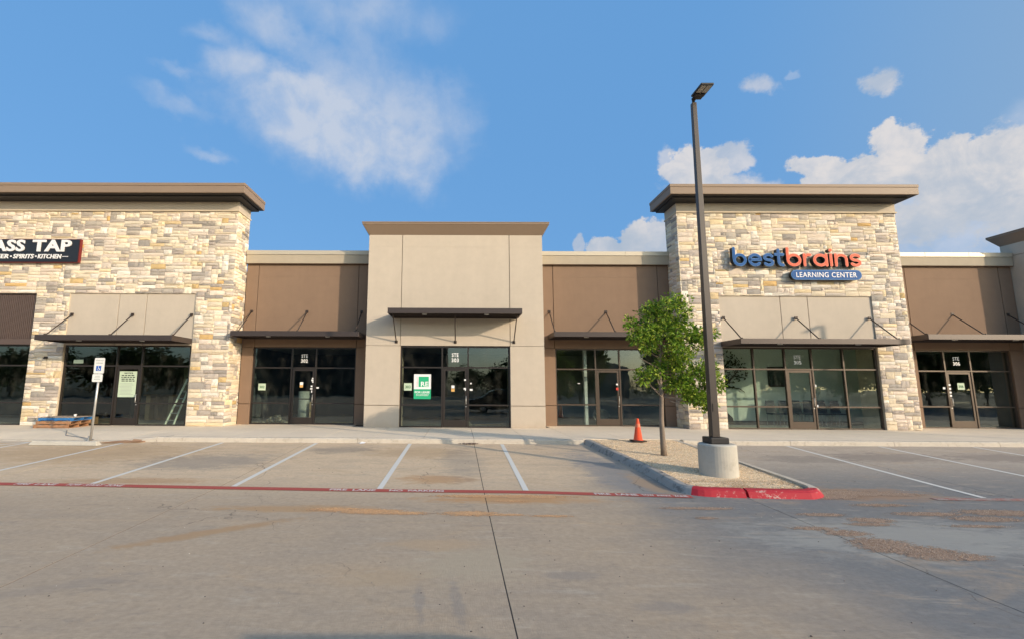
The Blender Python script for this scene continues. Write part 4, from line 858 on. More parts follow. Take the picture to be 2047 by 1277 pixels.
# posters and cards in the windows (stuck on the glass)
ps = empty('poster', (-1.37, 18.26, 1.2), 'white and green FOR LEASE poster in the window of the beige shop', 'sign')
Y = 18.272
MB().box(-1.70, -1.045, Y-.004, Y-.001, 1.575, 2.145).build('white_half', WHITE, ps); MB().box(-1.70, -1.045, Y-.004, Y-.001, 1.20, 1.574).build('green_half', GREEN, ps)
MB().box(-1.52, -1.13, Y-.007, Y-.0045, 1.66, 2.05).build('green_square', GREEN, ps); wall_text('letters', 'RE', -1.43, -1.14, 1.68, 1.86, Y-.0075, WHITE, ps, .002, .02)
wall_text('letters', 'FOR LEASE', -1.66, -1.09, 1.42, 1.50, Y-.0045, WHITE, ps, .002, .03); wall_text('phone_number', '512.474.5557', -1.61, -1.13, 1.32, 1.39, Y-.0045, WHITE, ps, .002, .01)
v, f = text_mesh('RESOLUT', .01, .01, 0, 1.5); add('vertical_letters', [(-1.575-(p[1]-.5)*.035, Y-.0045-p[2]*.002, 1.67+p[0]*.37) for p in v], f, REDS, ps)
def card(txt, x0, x1, z0, z1, y, label, mat=PAPER, tm=GREENT):
    c = empty('number_card', ((x0+x1)/2, y, z0), label, 'sign', 'suite number cards in the windows'); MB().box(x0, x1, y-.004, y-.001, z0, z1).build('card', mat, c)
    w, h = x1-x0, z1-z0; wall_text('digits', txt, x0+w*.16, x1-w*.16, z0+h*.3, z1-h*.32, y-.0045, tm, c, .002, .02); return c
card('302', -8.14, -7.84, 1.49, 1.76, 19.352, 'white card reading 302 in the left window of the brown shop')
card('303', -2.08, -1.78, 1.52, 1.80, 18.278, 'grey card reading 303 left of the lease poster'); card('306', 20.16, 20.44, 1.66, 1.93, 19.346, 'pale card reading 306 on the glass door at the right')
nc = empty('notice', (-12.8, 18.33, 1.2), 'tall pale green printed notice on the glass door of the left stone shop', 'notice')
MB().box(-13.14, -12.46, 18.332, 18.336, 1.21, 2.2).build('sheet', PAPER, nc); wall_text('heading', 'NOTICE', -12.95, -12.62, 2.10, 2.155, 18.3315, BLACKP, nc, .002, .04)
rr = random.Random(3)
for k in range(4):
    z = 2.02-k*.07; x = -13.06+rr.uniform(0, .03)
    while x < -12.58: w = rr.uniform(.05, .14); MB().box(x, min(x+w, -12.53), 18.3295, 18.3315, z, z+.035).build('text_word', BLACKP, nc); x += w+.03
for k in range(9):
    z = 1.72-k*.052; MB().box(-13.09+rr.uniform(0, .04), -12.52-rr.uniform(0, .12), 18.3298, 18.3315, z, z+.012).build('text_line', GREY, nc)
def stick(par, x, z, w, h, y, mat): MB().box(x-w/2, x+w/2, y-.003, y, z-h/2, z+h/2).build('sticker', mat, par)
for (x, z, w, h) in ((-5.93, 1.98, .05, .05), (-5.94, 1.90, .08, .07), (-5.92, 1.83, .05, .05), (-5.96, 1.66, .07, .06), (-5.97, 1.56, .09, .06), (-5.95, 1.45, .04, .09)): stick(B, x, z, w, h, 19.328, WHITE)
stick(B, -5.72, 1.6, .1, .06, 19.35, WHITE); stick(B, -6.38, 1.76, .13, .13, 19.34, WHITE); stick(B, -6.38, 1.66, .13, .1, 19.336, ORNG)
for (x, z, w, h) in ((.265, 1.93, .07, .06), (.255, 1.6, .09, .06), (.275, 1.55, .04, .05)): stick(C, x, z, w, h, 18.253, WHITE)
stick(C, .49, 1.80, .06, .05, 18.275, WHITE); stick(C, .50, 1.56, .11, .07, 18.275, WHITE); stick(C, -.20, 1.66, .12, .12, 18.272, WHITE); stick(C, -.20, 1.55, .13, .13, 18.272, ORNG)
stick(D, 6.44, 1.80, .07, .07, 19.328, WHITE); stick(D, 6.44, 1.62, .09, .10, 19.328, REDS); stick(D, 4.9, 1.83, .1, .025, 19.35, WHITE)
for z in (1.85, 1.7, 1.55, 1.42): stick(G_, 19.83, z, .08, .07, 19.328, WHITE)
stick(G_, 19.62, 1.72, .10, .08, 19.35, WHITE)
for z in (1.78, 1.02): stick(E_, 13.68, z, .04, .09, 18.295, WHITE)
MB().box(-15.0, -14.62, 18.34, 18.343, 2.5, 2.64).build('sticker', PAPER, A)

# ---------------------------------------------------------------- things inside the shops
def ladder():
    t = empty('step_ladder', (-10.95, 18.7, .135), 'pale fibreglass step ladder standing inside the left stone shop window', 'ladder')
    for nm, a in (('front_rails', 1), ('rear_rails', -1)):
        for s in (-1, 1):
            top = (-10.66+s*.10, 18.85, 1.95); bot = (-11.25+s*.17, 18.68, .14) if a == 1 else (-10.42+s*.12, 19.3, .14)
            MB().tube([bot, top], .036 if a == 1 else .026, 6).build('ladder_rail', FIBRE, t)
    for k in range(6):
        q = (k+.6)/6.4; x = -11.25+.59*q; y = 18.68+.17*q; z = .14+1.81*q; w = .17-.07*q; MB().box(x-w, x+w, y-.04, y+.04, z-.012, z+.012).build('ladder_step', GALV, t)
    MB().box(-10.78, -10.54, 18.78, 18.94, 1.94, 1.98).build('ladder_top', CHAIRM, t)
    for o in t.children: o.matrix_parent_inverse = Matrix.Translation(t.location).inverted()
ladder()
ct = empty('counter', (-12, 21.2, .135), 'timber clad bar counter inside the left stone shop', 'counter')
for k in range(22): x = -13.9+k*.2; MB().box(x+.004, x+.196, 21.2, 21.25, .14, 1.2).build('plank', [DWOOD, WOOD][k % 5 == 0], ct)
MB().box(-14.0, -9.5, 21.15, 21.8, 1.2, 1.26).build('counter_top', DWOOD, ct)
bx = empty('cardboard_box', (-14.6, 18.9, .135), 'brown cardboard box inside the left stone shop window', 'box'); MB().box(-14.85, -14.35, 18.8, 19.1, .14, .42).build('box_body', CARD, bx); MB().raw([(-14.85,18.8,.42),(-14.35,18.8,.42),(-14.4,18.68,.5),(-14.8,18.68,.5)], [(0,1,2,3)]).build('box_flap', CARD, bx)
wl = MB().box(-13.0, -12.1, 22.4, 22.5, 1.3, 2.5).build('hanging_sheet', flat('tan_sheet', (.30, .29, .2), .9)); tag(wl, 'tan board leaning behind the bar counter inside the left shop', 'board')
rl_ = MB().tube([(-6.55, 20.3, .14), (-6.55, 20.3, 1.45)], .24, 18).build('wrapped_roll', flat('grey_wrap', (.42, .45, .42), .6), None, True); tag(rl_, 'tall grey wrapped roll standing inside the door of the brown shop', 'roll')
w_ = MB().box(-6.22, -6.1, 20.0, 20.1, .14, 1.0).build('timber_post', WOOD); tag(w_, 'short pale timber post inside the door beside the wrapped roll', 'timber')
for (x0, x1, y, h, lb) in ((-8.0, -7.4, 20.2, .45, 'low pile of debris sacks inside the left window of the brown shop'), (.0, .5, 19.5, .3, 'pale rubble heap just inside the door of the beige shop')):
    n = 420; xy = np.stack([rng.normal((x0+x1)/2, (x1-x0)/3, n), rng.normal(y, .2, n)], -1); hh = h*np.exp(-((xy[:, 0]-(x0+x1)/2)/((x1-x0)*.5))**2)
    V, Fq, c = grains(n, xy, .14+hh*.6*rng.uniform(0, 1, n), .06, [(.30,.28,.22),(.24,.24,.22),(.2,.16,.11)]); tag(np_mesh('rubble_heap', V, Fq, GRAIN, c), lb, None, None, 'stuff')
for k, (x, y, w) in enumerate(((.6, 19.3, 1.1), (.75, 19.45, 1.0), (-4.9-.4, 20.2, 1.2))):
    b_ = MB().box(x, x+w, y, y+.12, .145+.002*k, .19).build('floor_board', WOOD); tag(b_, ['pale board lying nearest the glass inside the beige shop', 'pale board lying behind another inside the beige shop', 'pale board lying on the floor inside the brown shop right window'][k], 'board')
def chair0():
    t = empty('chair', (0, 0, .137))
    def q(mb, nm, m): mb.build(nm, m, t, bevel=0)
    MB().box(-.22, .22, -.22, .22, .42, .46).build('seat', CHAIRM, t); MB().raw([(-.21,.20,.47),(.21,.20,.47),(.17,.26,.92),(-.17,.26,.92),(-.21,.23,.47),(.21,.23,.47),(.17,.29,.92),(-.17,.29,.92)], [(0,1,2,3),(7,6,5,4),(0,4,5,1),(2,6,7,3),(1,5,6,2),(0,3,7,4)]).build('backrest', CHAIRM, t)
    for sx in (-1, 1):
        for sy in (-1, 1): MB().tube([(sx*.19, sy*.19, .42), (sx*.22, sy*.22, 0)], .012, 6).build('leg', CHROME, t)
    return t
ch = chair0(); CX = [13.12, 13.66, 14.18, 14.68, 15.24, 15.80]
names = ['first black chair from the left in the learning center waiting row', 'second black chair from the left in the waiting row', 'third chair of the waiting row, half behind the door stile', 'fourth chair of the waiting row, seen through the glass door', 'fifth black chair from the left in the waiting row right of the door', 'last black chair at the right end of the waiting row']
for i, x in enumerate(CX):
    c = ch if i == 0 else copy_tree(ch); c.location = (x, 19.95, .137); c.scale = (1.0, 1.0, 1.13); tag(c, names[i], 'chair', 'chairs in the learning center waiting room')
tv = empty('picture_frame', (13.6, 20.57, 1.75), 'large black framed screen on the learning center wall', 'screen'); MB().box(13.37, 14.2, 20.55, 20.59, 1.74, 2.6).build('frame', BLACKP, tv); MB().box(13.44, 14.13, 20.542, 20.549, 1.81, 2.53).build('screen', flat('screen_dark', (.02, .035, .03), .3), tv)
# tree mural: trunk, branches and leaves as flat cut-outs
mu = empty('wall_decal', (11.2, 20.5, .4), 'dark cut out tree mural on the learning center wall behind the left window', 'mural')
MB().prism([(9.3, .14), (11.75, .14), (11.72, .42), (11.45, .7), (11.38, 1.3), (11.42, 1.75), (11.0, 1.9), (9.3, 1.95)], 20.55, 20.58).build('trunk_shape', flat('mural_brown', (.055, .042, .03), .9), mu)
MB2 = MB()
for (a, b, w) in (((11.35,1.6),(11.2,2.5),.07),((11.35,1.7),(11.9,2.2),.06),((11.9,2.2),(12.4,2.1),.035),((11.5,1.75),(12.1,1.65),.04),((11.2,2.2),(10.8,2.8),.05),((11.25,2.3),(11.8,2.9),.045),((11.9,2.2),(12.2,2.6),.03),((12.1,1.65),(12.3,1.5),.025)):
    d = Vector(b)-Vector(a); n_ = Vector((-d.y, d.x)).normalized()*w; A_, B_ = Vector(a), Vector(b); MB2.prism([tuple(A_-n_), tuple(B_-n_*.5), tuple(B_+n_*.5), tuple(A_+n_)], 20.54, 20.549)
MB2.build('branches', flat('mural_brown2', (.035, .03, .02), .9), mu)
lf = MB(); rr = random.Random(5)
for k in range(330):
    a = rr.uniform(0, 6.28); r_ = rr.uniform(0, 1)**.5; x = 11.35+r_*math.cos(a)*1.15; z = 2.45+r_*math.sin(a)*.85; t = rr.uniform(0, 6.28); l = rr.uniform(.05, .09); ux, uz = math.cos(t)*l, math.sin(t)*l
    lf.raw([(x-ux, 20.535-k*1e-5, z-uz), (x-uz*.4, 20.535-k*1e-5, z+ux*.4), (x+ux, 20.535-k*1e-5, z+uz), (x+uz*.4, 20.535-k*1e-5, z-ux*.4)], [(0, 1, 2, 3)])
o = lf.build('leaf_shapes', flat('mural_leaf', (.03, .045, .025), .9), mu); o['kind'] = 'stuff'
ss = empty('sandwich_board', (6.0, 20.2, .135), 'small rounded frame panel standing inside the door behind the tree', 'board')
MB().prism(pill(5.7, 6.35, .3, .75), 20.2, 20.23).build('panel', DARKW, ss); MB().tube([(x, 20.19, z) for x, z in pill(5.68, 6.37, .28, .77)], .012, 6).build('rim', CHROME, ss)
for e, allc in ((o, None) for o in list(bpy.data.objects) if o.parent is None and o.type == 'EMPTY' and o.name.split('.')[0] not in ('chair', 'step_ladder', 'parking_lot', 'sidewalk', 'kerb', 'traffic_island')):
    for c in e.children: c.matrix_parent_inverse = Matrix.Translation(e.location).inverted()

# ---------------------------------------------------------------- light pole
def fix(t):
    for c in t.children: c.matrix_parent_inverse = Matrix.Translation(t.location).inverted()
PX, PY_, PZ = 5.36, 10.06, -.07
lp = empty('street_lamp', (PX, PY_, PZ), 'tall dark bronze parking lot lamp on a round concrete base in the island', 'street lamp')
vs = []; n = 40
mb = MB().tube([(PX, PY_, -.12), (PX, PY_, .515), (PX, PY_, .54)], [.365, .36, .335], 40); mb.build('concrete_base', BASEC, lp, False, .006)
MB().box(PX-.19-.02, PX+.17, PY_-.18, PY_+.18, .541, .67).build('base_cover', COVER, lp, bevel=.02)
w0, w1 = .078, .05; x = PX-.035; tx = x+.055
m = MB().raw([(x-w0,PY_-w0,.671),(x+w0,PY_-w0,.671),(x+w0,PY_+w0,.671),(x-w0,PY_+w0,.671),(tx-w1,PY_-w1,8.13),(tx+w1,PY_-w1,8.13),(tx+w1,PY_+w1,8.13),(tx-w1,PY_+w1,8.13)], [(0,3,2,1),(4,5,6,7),(0,1,5,4),(1,2,6,5),(2,3,7,6),(3,0,4,7)])
pl = m.build('pole', POLEM, lp, bevel=.008)
MB().box(x-.035, x+.035, PY_-w0-.008, PY_-w0+.004, 1.2, 1.36).build('hand_hole_cover', POLEM, lp)
MB().tube([(tx, PY_, 8.13), (tx, PY_, 8.20), (tx+.03, PY_-.1, 8.235)], [.035, .04, .03], 10).build('tenon_bracket', COVER, lp)
hd = MB().box(tx-.10, tx+.18, 9.50, 9.96, 8.215, 8.262).box(tx-.07, tx+.15, 9.80, 10.02, 8.19, 8.2149); hd = hd.build('lamp_head', COVER, lp, bevel=.01)
for k in (0, 1): MB().box(tx-.075+k*.125, tx+.03+k*.125, 9.53, 9.78, 8.207, 8.2149).build('led_lens', LENS, hd)
fix(lp)
lp2 = copy_tree(lp); lp2.location = (PX+19.05, PY_+.35, PZ); tag(lp2, 'second bronze lot lamp just outside the picture on the right', 'street lamp')
# ---------------------------------------------------------------- traffic cone
cn = empty('traffic_cone', (5.24, 14.1, .132), 'orange traffic cone standing on the gravel at the sidewalk edge', 'traffic cone')
cn.rotation_euler = (R(-1), R(1.5), 0)
MB().tube([(0, 0, .035), (0, 0, .05), (0, 0, .64), (0, 0, .655)], [.155, .125, .035, .02], 24).build('cone_body', CONE, cn, True)
MB().box(-.19, .19, -.19, .19, .0, .034).build('cone_base', CONEB, cn, bevel=.01); MB().tube([(0, 0, .40), (0, 0, .50)], [.0765, .0615], 24, cap=False).build('faded_collar', flat('cone_pale', (.80, .22, .12), .5), cn, True)
# ---------------------------------------------------------------- young tree
def leaves(centers, per, size, cols, spread, nfold=True):
    n = len(centers)*per; c = np.repeat(np.array(centers), per, 0); d = rng.normal(size=(n, 3)); d /= np.linalg.norm(d, axis=1)[:, None]; r = rng.uniform(.1, 1, (n, 1))**.6*spread
    p = c+d*r; ax = d+rng.normal(0, .5, (n, 3))+np.array([0, 0, -.25]); ax /= np.linalg.norm(ax, axis=1)[:, None]; sd = np.cross(ax, rng.normal(size=(n, 3))); sd /= np.linalg.norm(sd, axis=1)[:, None]; up = np.cross(ax, sd)
    s = size*rng.uniform(.6, 1.3, (n, 1)); prof = [(0, 0), (.3, .20), (.45, .12), (.62, .32), (.72, .14), (1, 0)]
    L = [p+ax*s*a+sd*s*b+up*s*abs(b)*.4 for a, b in prof[1:-1]]; Rr = [p+ax*s*a-sd*s*b+up*s*abs(b)*.4 for a, b in prof[1:-1]]; mid = [p+ax*s*a for a, b in prof]
    V = np.stack([mid[0], mid[5], L[0], L[1], L[2], L[3], Rr[0], Rr[1], Rr[2], Rr[3]], 1)
    f = np.array([(0, 1, 5, 3), (0, 3, 2, 2), (3, 5, 4, 4), (0, 7, 9, 1), (0, 6, 7, 7), (7, 8, 9, 9)])
    q = np.array([(0, 1, 5), (0, 5, 3), (0, 3, 2), (3, 5, 4), (0, 9, 1), (0, 7, 9), (0, 6, 7), (7, 8, 9)])
    Fq = (q[None]+np.arange(n)[:, None, None]*10).reshape(-1, 3); col = np.array(cols)[rng.integers(0, len(cols), n)]*rng.uniform(.75, 1.25, (n, 1)); return V.reshape(-1, 3), Fq, np.repeat(col, 10, 0)
TX, TY, TZ = 5.10, 12.05, .02
tr = empty('young_tree', (TX, TY, TZ), 'small leafy young tree planted in the gravel island', 'tree')
tk = MB().tube([(TX, TY, TZ-.05), (TX-.01, TY, .35), (TX-.015, TY, .9), (TX+.02, TY, 1.45), (TX+.0, TY, 2.1), (TX+.08, TY, 2.9), (TX+.2, TY, 3.5)], [.078, .062, .056, .050, .038, .024, .008], 10).build('trunk', BARK, tr, True)
# crown lobes: centre, radii, number of twigs
lobes = [((5.42,12.0,3.62),(.42,.40,.38),28),((5.0,12.1,3.45),(.38,.40,.36),21),((5.62,12.0,3.15),(.45,.45,.34),23),((4.85,12.0,3.02),(.32,.35,.32),15),((5.2,12.0,2.80),(.62,.50,.30),30),((5.95,12.1,2.85),(.48,.42,.26),19),((6.25,12.0,2.98),(.24,.3,.16),8),
         ((4.62,11.9,2.85),(.26,.3,.26),12),((5.7,12.1,2.42),(.42,.38,.24),20),((5.3,12.1,2.2),(.34,.3,.2),12),((5.85,11.95,2.02),(.34,.3,.14),13),((5.55,12.05,1.75),(.36,.25,.14),24),((5.95,12.0,1.48),(.36,.22,.13),24),((6.2,12.0,2.15),(.24,.22,.15),9),((6.40,12.0,1.80),(.22,.2,.28),18),((4.68,12.0,1.98),(.16,.15,.11),6),((4.98,12.0,2.1),(.22,.2,.16),6),((4.42,12.0,3.2),(.10,.15,.24),7),((5.72,12.0,3.85),(.16,.2,.14),6),((6.15,12.0,1.32),(.18,.15,.09),10)]
tw = []; br = MB()
for (c, r_, n) in lobes:
    for k in range(n):
        d = rng.normal(size=3); d /= np.linalg.norm(d); q = np.array(c)+d*np.array(r_)*rng.uniform(.55, 1.12); tw.append(q)
    hgt = max(1.45, min(3.2, c[2]-.45)); st_ = (TX+(.02 if hgt < 2 else .05), TY, hgt); mid = ((st_[0]*.45+c[0]*.55), (st_[1]+c[1])/2, st_[2]*.55+c[2]*.45-.05)
    br.tube([st_, mid, c], [.020, .014, .007], 6)
for q in tw[::2]:
    l = min(lobes, key=lambda L: sum((a-b)**2 for a, b in zip(L[0], q)))[0]; br.tube([l, tuple((np.array(l)+q)/2+rng.normal(0, .03, 3)), tuple(q)], [.008, .006, .003], 4, cap=False)
for p in (((5.1,12,2.15),(4.8,12,2.3),(4.55,11.9,2.42)), ((5.1,12,1.45),(4.95,12,1.6),(4.75,12,1.85)), ((5.2,12,1.5),(5.45,12,1.6),(5.55,12,1.8)), ((5.3,12,1.35),(5.6,12,1.25),(5.7,12,1.1))): br.tube(p, [.014, .010, .004], 6)
br.build('branches', BARK, tr, True)
V, Fq, c = leaves(tw, 36, .088, [(.19,.32,.03),(.26,.38,.04),(.13,.24,.024),(.36,.43,.06),(.07,.14,.018)], .15)
o = np_mesh('crown', V, Fq, LEAF, c, tr); o['kind'] = 'stuff'; fix(tr)
# ---------------------------------------------------------------- accessible parking sign, wheel stop, cardboard
sp_ = empty('parking_sign', (-10.92, 14.32, .02), 'white reserved parking sign with blue wheelchair symbol on a steel post', 'sign')
MB().tube([(-10.93, 14.32, -.03), (-10.875, 14.32, 2.42)], .032, 14).build('post', GALV, sp_, True); MB().tube([(-11.0, 14.36, .02), (-11.0, 14.36, .16)], [.05, .04], 10).build('post_foot', GALV, sp_)
def rrect(x0, x1, z0, z1, r): return ell(x1-r, z0+r, r, r, -90, 0, 4)+ell(x1-r, z1-r, r, r, 0, 90, 4)+ell(x0+r, z1-r, r, r, 90, 180, 4)+ell(x0+r, z0+r, r, r, 180, 270, 4)
MB().prism(rrect(-11.03, -10.72, 2.01, 2.48, .03), 14.27, 14.275).build('sign_plate', SIGNW, sp_); MB().prism(rrect(-11.05, -10.74, 1.76, 1.995, .03), 14.27, 14.275).build('lower_plate', SIGNW, sp_)
wall_text('letters', 'RESERVED', -10.995, -10.755, 2.385, 2.425, 14.269, GREY, sp_, .001, .01); wall_text('letters', 'PARKING', -10.98, -10.77, 2.305, 2.345, 14.269, GREY, sp_, .001, .01)
MB().box(-10.96, -10.81, 14.266, 14.2685, 2.09, 2.24).build('blue_square', SIGNB, sp_)
wc = MB(); I = lambda u: u
ribbon(wc, ell(-10.887, 2.14, .034, .034, 160, 400, 14), .010, 14.262, 14.2655, 0, I, I); ribbon(wc, [(-10.89, 2.205), (-10.885, 2.155), (-10.85, 2.155), (-10.84, 2.115)], .011, 14.261, 14.2645, 0, I, I); wc.tube([(-10.89, 14.2655, 2.222), (-10.89, 14.262, 2.222)], .010, 10)
wc.build('wheelchair_symbol', SIGNW, sp_)
for z, a, b, t_ in ((1.925, -10.97, -10.82, 'TOWING'), (1.875, -10.975, -10.815, 'VEHICLE'), (1.825, -10.99, -10.80, 'TOWED AT EXPENSE')):
    MB().box(a, b, 14.2675, 14.2695, z, z+.014).build('print_line', GREY, sp_)
fix(sp_)
ws = empty('wheel_stop', (-11.2, 13.75, .0), 'pale precast concrete wheel stop in front of the accessible parking sign', 'wheel stop')
z = gz(13.75); m = MB().raw([(-12.15,13.6,z),(-10.15,13.55,z),(-10.15,13.77,z),(-12.15,13.82,z),(-12.08,13.64,z+.12),(-10.22,13.59,z+.12),(-10.22,13.71,z+.12),(-12.08,13.76,z+.12)], [(0,3,2,1),(4,5,6,7),(0,1,5,4),(1,2,6,5),(2,3,7,6),(3,0,4,7)])
m.build('concrete_bar', BASEC, ws, bevel=.015); fix(ws)
cb = empty('flattened_cardboard', (-9.8, 14.2, 0), 'flattened brown cardboard lying against the kerb right of the sign post', 'cardboard')
MB().raw([(-10.35,14.0,.01),(-9.35,14.18,.01),(-9.3,14.34,.03),(-9.9,14.33,.05),(-10.3,14.25,.02),(-10.35,14.0,-.0),(-9.35,14.18,-.0),(-9.3,14.34,-.0),(-9.9,14.33,.0),(-10.3,14.25,.0)], [(0,1,2,3,4),(0,5,6,1),(1,6,7,2),(2,7,8,3),(3,8,9,4),(4,9,5,0)]).build('sheet', CARD, cb)
MB().raw([(-9.6,14.14,.03),(-9.35,14.18,.03),(-9.33,14.25,.075),(-9.6,14.26,.09)], [(0,1,2,3)]).build('flap', CARD, cb); fix(cb)
# little litter by the kerb
lt = MB().raw([(-2.9,14.22,.0),(-2.75,14.2,.01),(-2.72,14.3,.03),(-2.85,14.33,.05)], [(0,1,2,3)]).build('paper_scrap', WHITE); tag(lt, 'crumpled white scrap lying at the kerb left of centre', 'litter')
V, Fq, c = grains(60, np.stack([rng.normal(.38, .13, 60), rng.normal(14.28, .04, 60)], -1), np.full(60, .01), .03, [(.10,.07,.06),(.2,.15,.12)]); tag(np_mesh('leaf_litter', V, Fq, GRAIN, c), 'dark leaf litter caught at the kerb joint in the centre', None, None, 'stuff')
# cables on the ramp
cbm = MB().tube([(-13.2, 16.2, wz(-13.2, 16.2)+.01), (-12.4, 15.2, wz(-12.4, 15.2)+.012), (-11.5, 14.8, wz(-11.5, 14.8)+.012), (-10.95, 14.5, .03)], .011, 6).build('cable', flat('cable_grey', (.22, .22, .23), .6)); tag(cbm, 'thin grey cable curving over the ramp to the sign post', 'cable')
# ---------------------------------------------------------------- pallets
def pallet(mt, mb_, label, loc, rz):
    t = empty('pallet', loc, label, 'pallet', 'stacked pallets by the pier', rz)
    for k in range(3): y = -.5+k*.48; MB().box(-.6, .6, y, y+.04, .018, .105).build('stringer', mb_, t)
    for k in range(7): x = -.6+k*.184; MB().box(x, x+.096, -.505, .505, .106, .122).build('deck_board', mt[k % len(mt)], t)
    for k in range(3): x = -.6+k*.55; MB().box(x, x+.1, -.5, .5, 0, .0175).build('bottom_board', mb_, t)
    return t
pallet([PALW, PALG], PALW, 'bare brown wooden pallet at the bottom of the stack beside the pier', (-14.48, 17.5, .142), R(90+3)); pallet([PALG, PALW, PALG], PALW, 'bare greyish wooden pallet in the middle of the stack beside the pier', (-14.42, 17.52, .268), R(92)); pallet([PALG], PALB, 'blue sided wooden pallet on top of the stack beside the pier', (-14.38, 17.55, .394), R(94))
# fix orientation of the long side towards the camera
for o in bpy.data.objects:
    if o.name.startswith('pallet') and o.type == 'EMPTY' and o.parent is None: o.rotation_euler.z -= R(90)
cu = MB().tube([(-14.1, 17.6, .52), (-14.1, 17.6, .60)], [.035, .045], 10).build('paper_cup', WHITE); tag(cu, 'small white paper cup standing on the blue pallet', 'cup')

# ---------------------------------------------------------------- what the windows look out on
hz_ = flat('dark_brick', (.10, .085, .075), .9, 0, .2, 1.)
ap = empty('apartment_building', (-22, -66, -.3), 'dark four storey apartment building across the lot, mirrored in the shop glass', 'building')
MB().box(-44, -2.5, -78, -64, -.3, 13.5).build('wall', hz_, ap); MB().box(-44.5, -2, -78.5, -63.4, 13.5, 14.2).build('roof', SOFF, ap)
for fl in range(4):
    for k in range(11):
        x = -42+k*3.6; fr = MB().box(x, x+1.5, -64.05, -63.95, 1+fl*3.2, 2.6+fl*3.2).build('window', SOFF, ap); MB().box(x+.08, x+1.42, -63.949, -63.93, 1.08+fl*3.2, 2.52+fl*3.2).build('pane', flat('far_pane', (.02, .025, .03), .1) if not (fl or k) else bpy.data.materials['far_pane'], fr)
fix(ap)
for o in ap.children:
    for c in o.children: pass
# far houses
for i, (x, y, w, h, lb) in enumerate(((14, -58, 9, 4.6, 'pale two storey house across the lot, left of the pair'), (30, -62, 12, 5.2, 'pale house with hipped roof across the lot, right of the pair'))):
    t = empty('house', (x, y, -.3), lb, 'house'); MB().box(x-w/2, x+w/2, y-5, y, -.3, h).build('wall', flat('house_wall%d' % i, (.34, .30, .25), .9), t)
    MB().raw([(x-w/2-.5,y+.5,h),(x+w/2+.5,y+.5,h),(x+w/2+.5,y-5.5,h),(x-w/2-.5,y-5.5,h),(x-w/4,y-2.5,h+2.2),(x+w/4,y-2.5,h+2.2)], [(0,1,5,4),(1,2,5),(2,3,4,5),(3,0,4),(0,3,2,1)]).build('roof', FASC, t)
    for k in range(3): MB().box(x-w/2+1+k*w/3.2, x-w/2+2.2+k*w/3.2, y+.01, y+.05, 1, 2.4).build('window', SOFF, t)
    fix(t)
def big_tree(seed_r, h, w, nt_=90, per=26, size=.5):
    cts = []
    for k in range(nt_):
        d = rng.normal(size=3); d /= np.linalg.norm(d); cts.append(np.array([0, 0, h*.62])+d*np.array([w, w, h*.36])*rng.uniform(.45, 1))
    V, Fq, c = leaves(cts, per, size, [(.055,.085,.02),(.04,.065,.015),(.07,.10,.025)], w*.3)
    t = empty('park_tree', (0, 0, 0)); o = np_mesh('crown', V, Fq, LEAF, c, t); o['kind'] = 'stuff'
    MB().tube([(0, 0, 0), (.1, 0, h*.4), (0, .1, h*.7)], [w*.09, w*.06, w*.02], 8).build('trunk', BARK, t, True); return t
bt = [big_tree(1, 7.5, 3.2), big_tree(2, 6.0, 2.8)]; fst = [True, True]
sides = ['pale', 'broad', 'round', 'tall', 'low', 'dense', 'loose', 'dark', 'leafy', 'spreading', 'narrow', 'bushy', 'full', 'open', 'heavy', 'plain', 'shady', 'ragged']
pos = [(-95,-48),(-84,-52),(-73,-46),(-64,-50),(-56,-47),(-48,-44),(2,-50),(7,-47),(12,-50),(18,-46),(24,-50),(37,-49),(44,-46),(52,-50),(60,-47),(70,-50),(80,-46)]
for i, (x, y) in enumerate(pos):
    k = i % 2; t = bt[k] if fst[k] else copy_tree(bt[k]); fst[k] = False; t.location = (x, y, -.4); t.rotation_euler.z = i*1.3; s = random.uniform(.85, 1.2)*(1.5 if x < -40 else 1); t.scale = (s, s, s*random.uniform(.8, 1.0))
    tag(t, ['first','second','third','fourth','fifth','sixth','seventh','eighth','ninth','tenth','eleventh','twelfth','thirteenth','fourteenth','fifteenth','sixteenth','seventeenth'][i]+' dark green tree from the west end of the row across the lot', 'tree', 'trees across the lot')
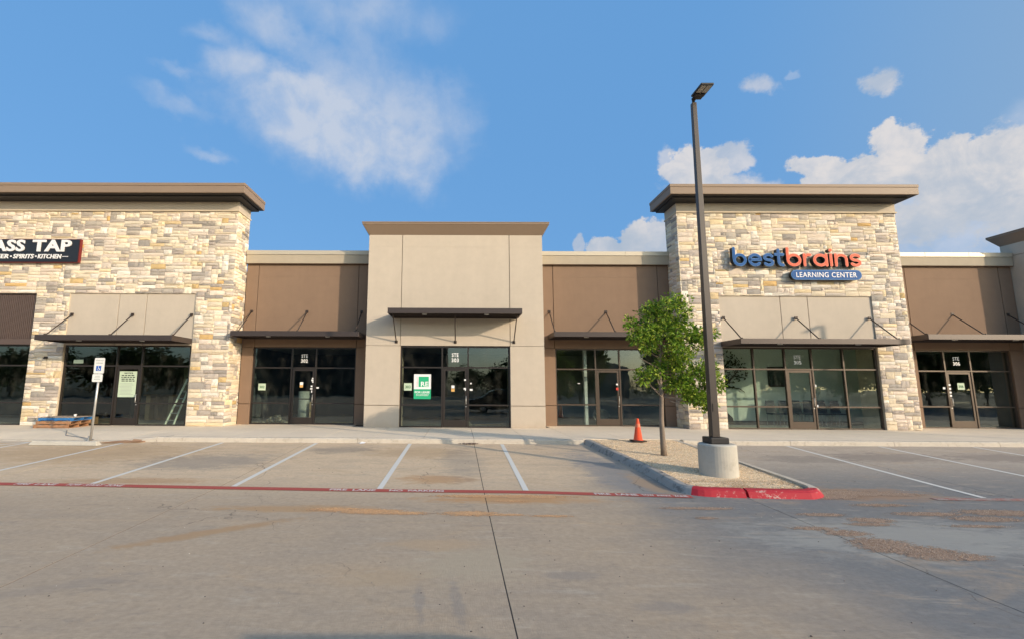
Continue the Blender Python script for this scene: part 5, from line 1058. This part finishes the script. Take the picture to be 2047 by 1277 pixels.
# shade trees on the next island to the right, just outside the picture
def shade_tree(cz=5.3, w=3.4, hz_=3.1):
    cts = []
    for k in range(230):
        d = rng.normal(size=3); d /= np.linalg.norm(d); cts.append(np.array([0, 0, cz])+d*np.array([w, w, hz_])*rng.uniform(.05, 1)**.5)
    V, Fq, c = leaves(cts, 60, .42, [(.10,.15,.03),(.08,.13,.025),(.13,.18,.04)], .8); t = empty('shade_tree', (0, 0, 0)); o = np_mesh('crown', V, Fq, LEAF, c, t); o['kind'] = 'stuff'
    MB().tube([(0, 0, 0), (.1, 0, cz*.5), (0, .1, cz)], [.2, .15, .06], 8).build('trunk', BARK, t, True); return t
st0 = shade_tree()
for i, (x, y, lb) in enumerate(((24.5, -15, 'nearest shade tree behind and right of the camera'), (30, -14.6, 'second shade tree in the row right of the camera'), (35.6, -15, 'third shade tree at the end of the row right of the camera'), (41.2, -14.6, 'shade tree behind the nearest pair right of the camera'), (46.8, -15, 'outermost shade tree behind the row'), (27.2, -20, 'shade tree closest to the parked car'), (52.5, -15, 'shade tree past the outermost one on the east side'), (58.5, -14.5, 'wide shade tree next to last on the east side'), (64.5, -15.5, 'last shade tree on the east side'), (61, -21, 'shade tree behind the last pair on the east side'), (15.5, -22, 'lone shade tree behind the parked car'))):
    t = st0 if i == 0 else copy_tree(st0); t.location = (x, y, -.3); t.rotation_euler.z = i*2.1; tag(t, lb, 'tree', 'shade trees beside the lot')
cts = [np.array([x_, -92+rng.normal(0, 2), rng.uniform(.3, 5.4)]) for x_ in np.arange(-160, 160, .55)]
V, Fq, c = leaves(cts, 16, .9, [(.05,.075,.02),(.035,.055,.015),(.06,.085,.022)], 1.5); o = np_mesh('far_wood', V, Fq, LEAF, c); tag(o, 'distant belt of trees beyond the lot, mirrored in the glass', None, None, 'stuff')
# dark parked estate car beside the photographer
cr = empty('parked_car', (3.4, -.2, -.3), 'black estate car parked beside the camera, mirrored in the beige shop window', 'car')
prof = [(.8,-.02),(.78,.38),(.88,.66),(1.8,.86),(2.4,1.36),(2.8,1.50),(4.4,1.52),(5.6,1.32),(5.85,.8),(5.85,.0)]; CARP = flat('car_black_paint', (.012, .012, .014), .18, .2, .02, 5, .6)
MB().prism([(x_, z_) for x_, z_ in prof], -1.14, .70).build('body', CARP, cr, bevel=.05)
for y in (-1.155, .702):
    MB().prism([(2.35, .92), (2.85, 1.3), (3.85, 1.42), (3.85, .92)], y, y+.013).build('side_window', flat('car_glass', (.02, .02, .025), .05), cr); MB().prism([(3.93, .92), (3.93, 1.42), (4.9, 1.42), (5.4, .98)], y, y+.013).build('side_window', bpy.data.materials['car_glass'], cr)
TYRE = flat('tyre', (.02, .02, .02), .9)
for x_ in (1.9, 4.9):
    for y in (-1.17, .51): w_ = MB().tube([(x_, y, .035), (x_, y+.22, .035)], .335, 24).build('wheel', TYRE, cr); MB().tube([(x_, y-.004, .035), (x_, y+.224, .035)], .21, 16).build('rim', GALV, w_)
for y in (-.95, .45): MB().box(.775, .87, y, y+.25, .42, .55).build('headlight', LENS, cr)
fix(cr)
# nested children of moved things: keep world coordinates
bpy.context.view_layer.update()
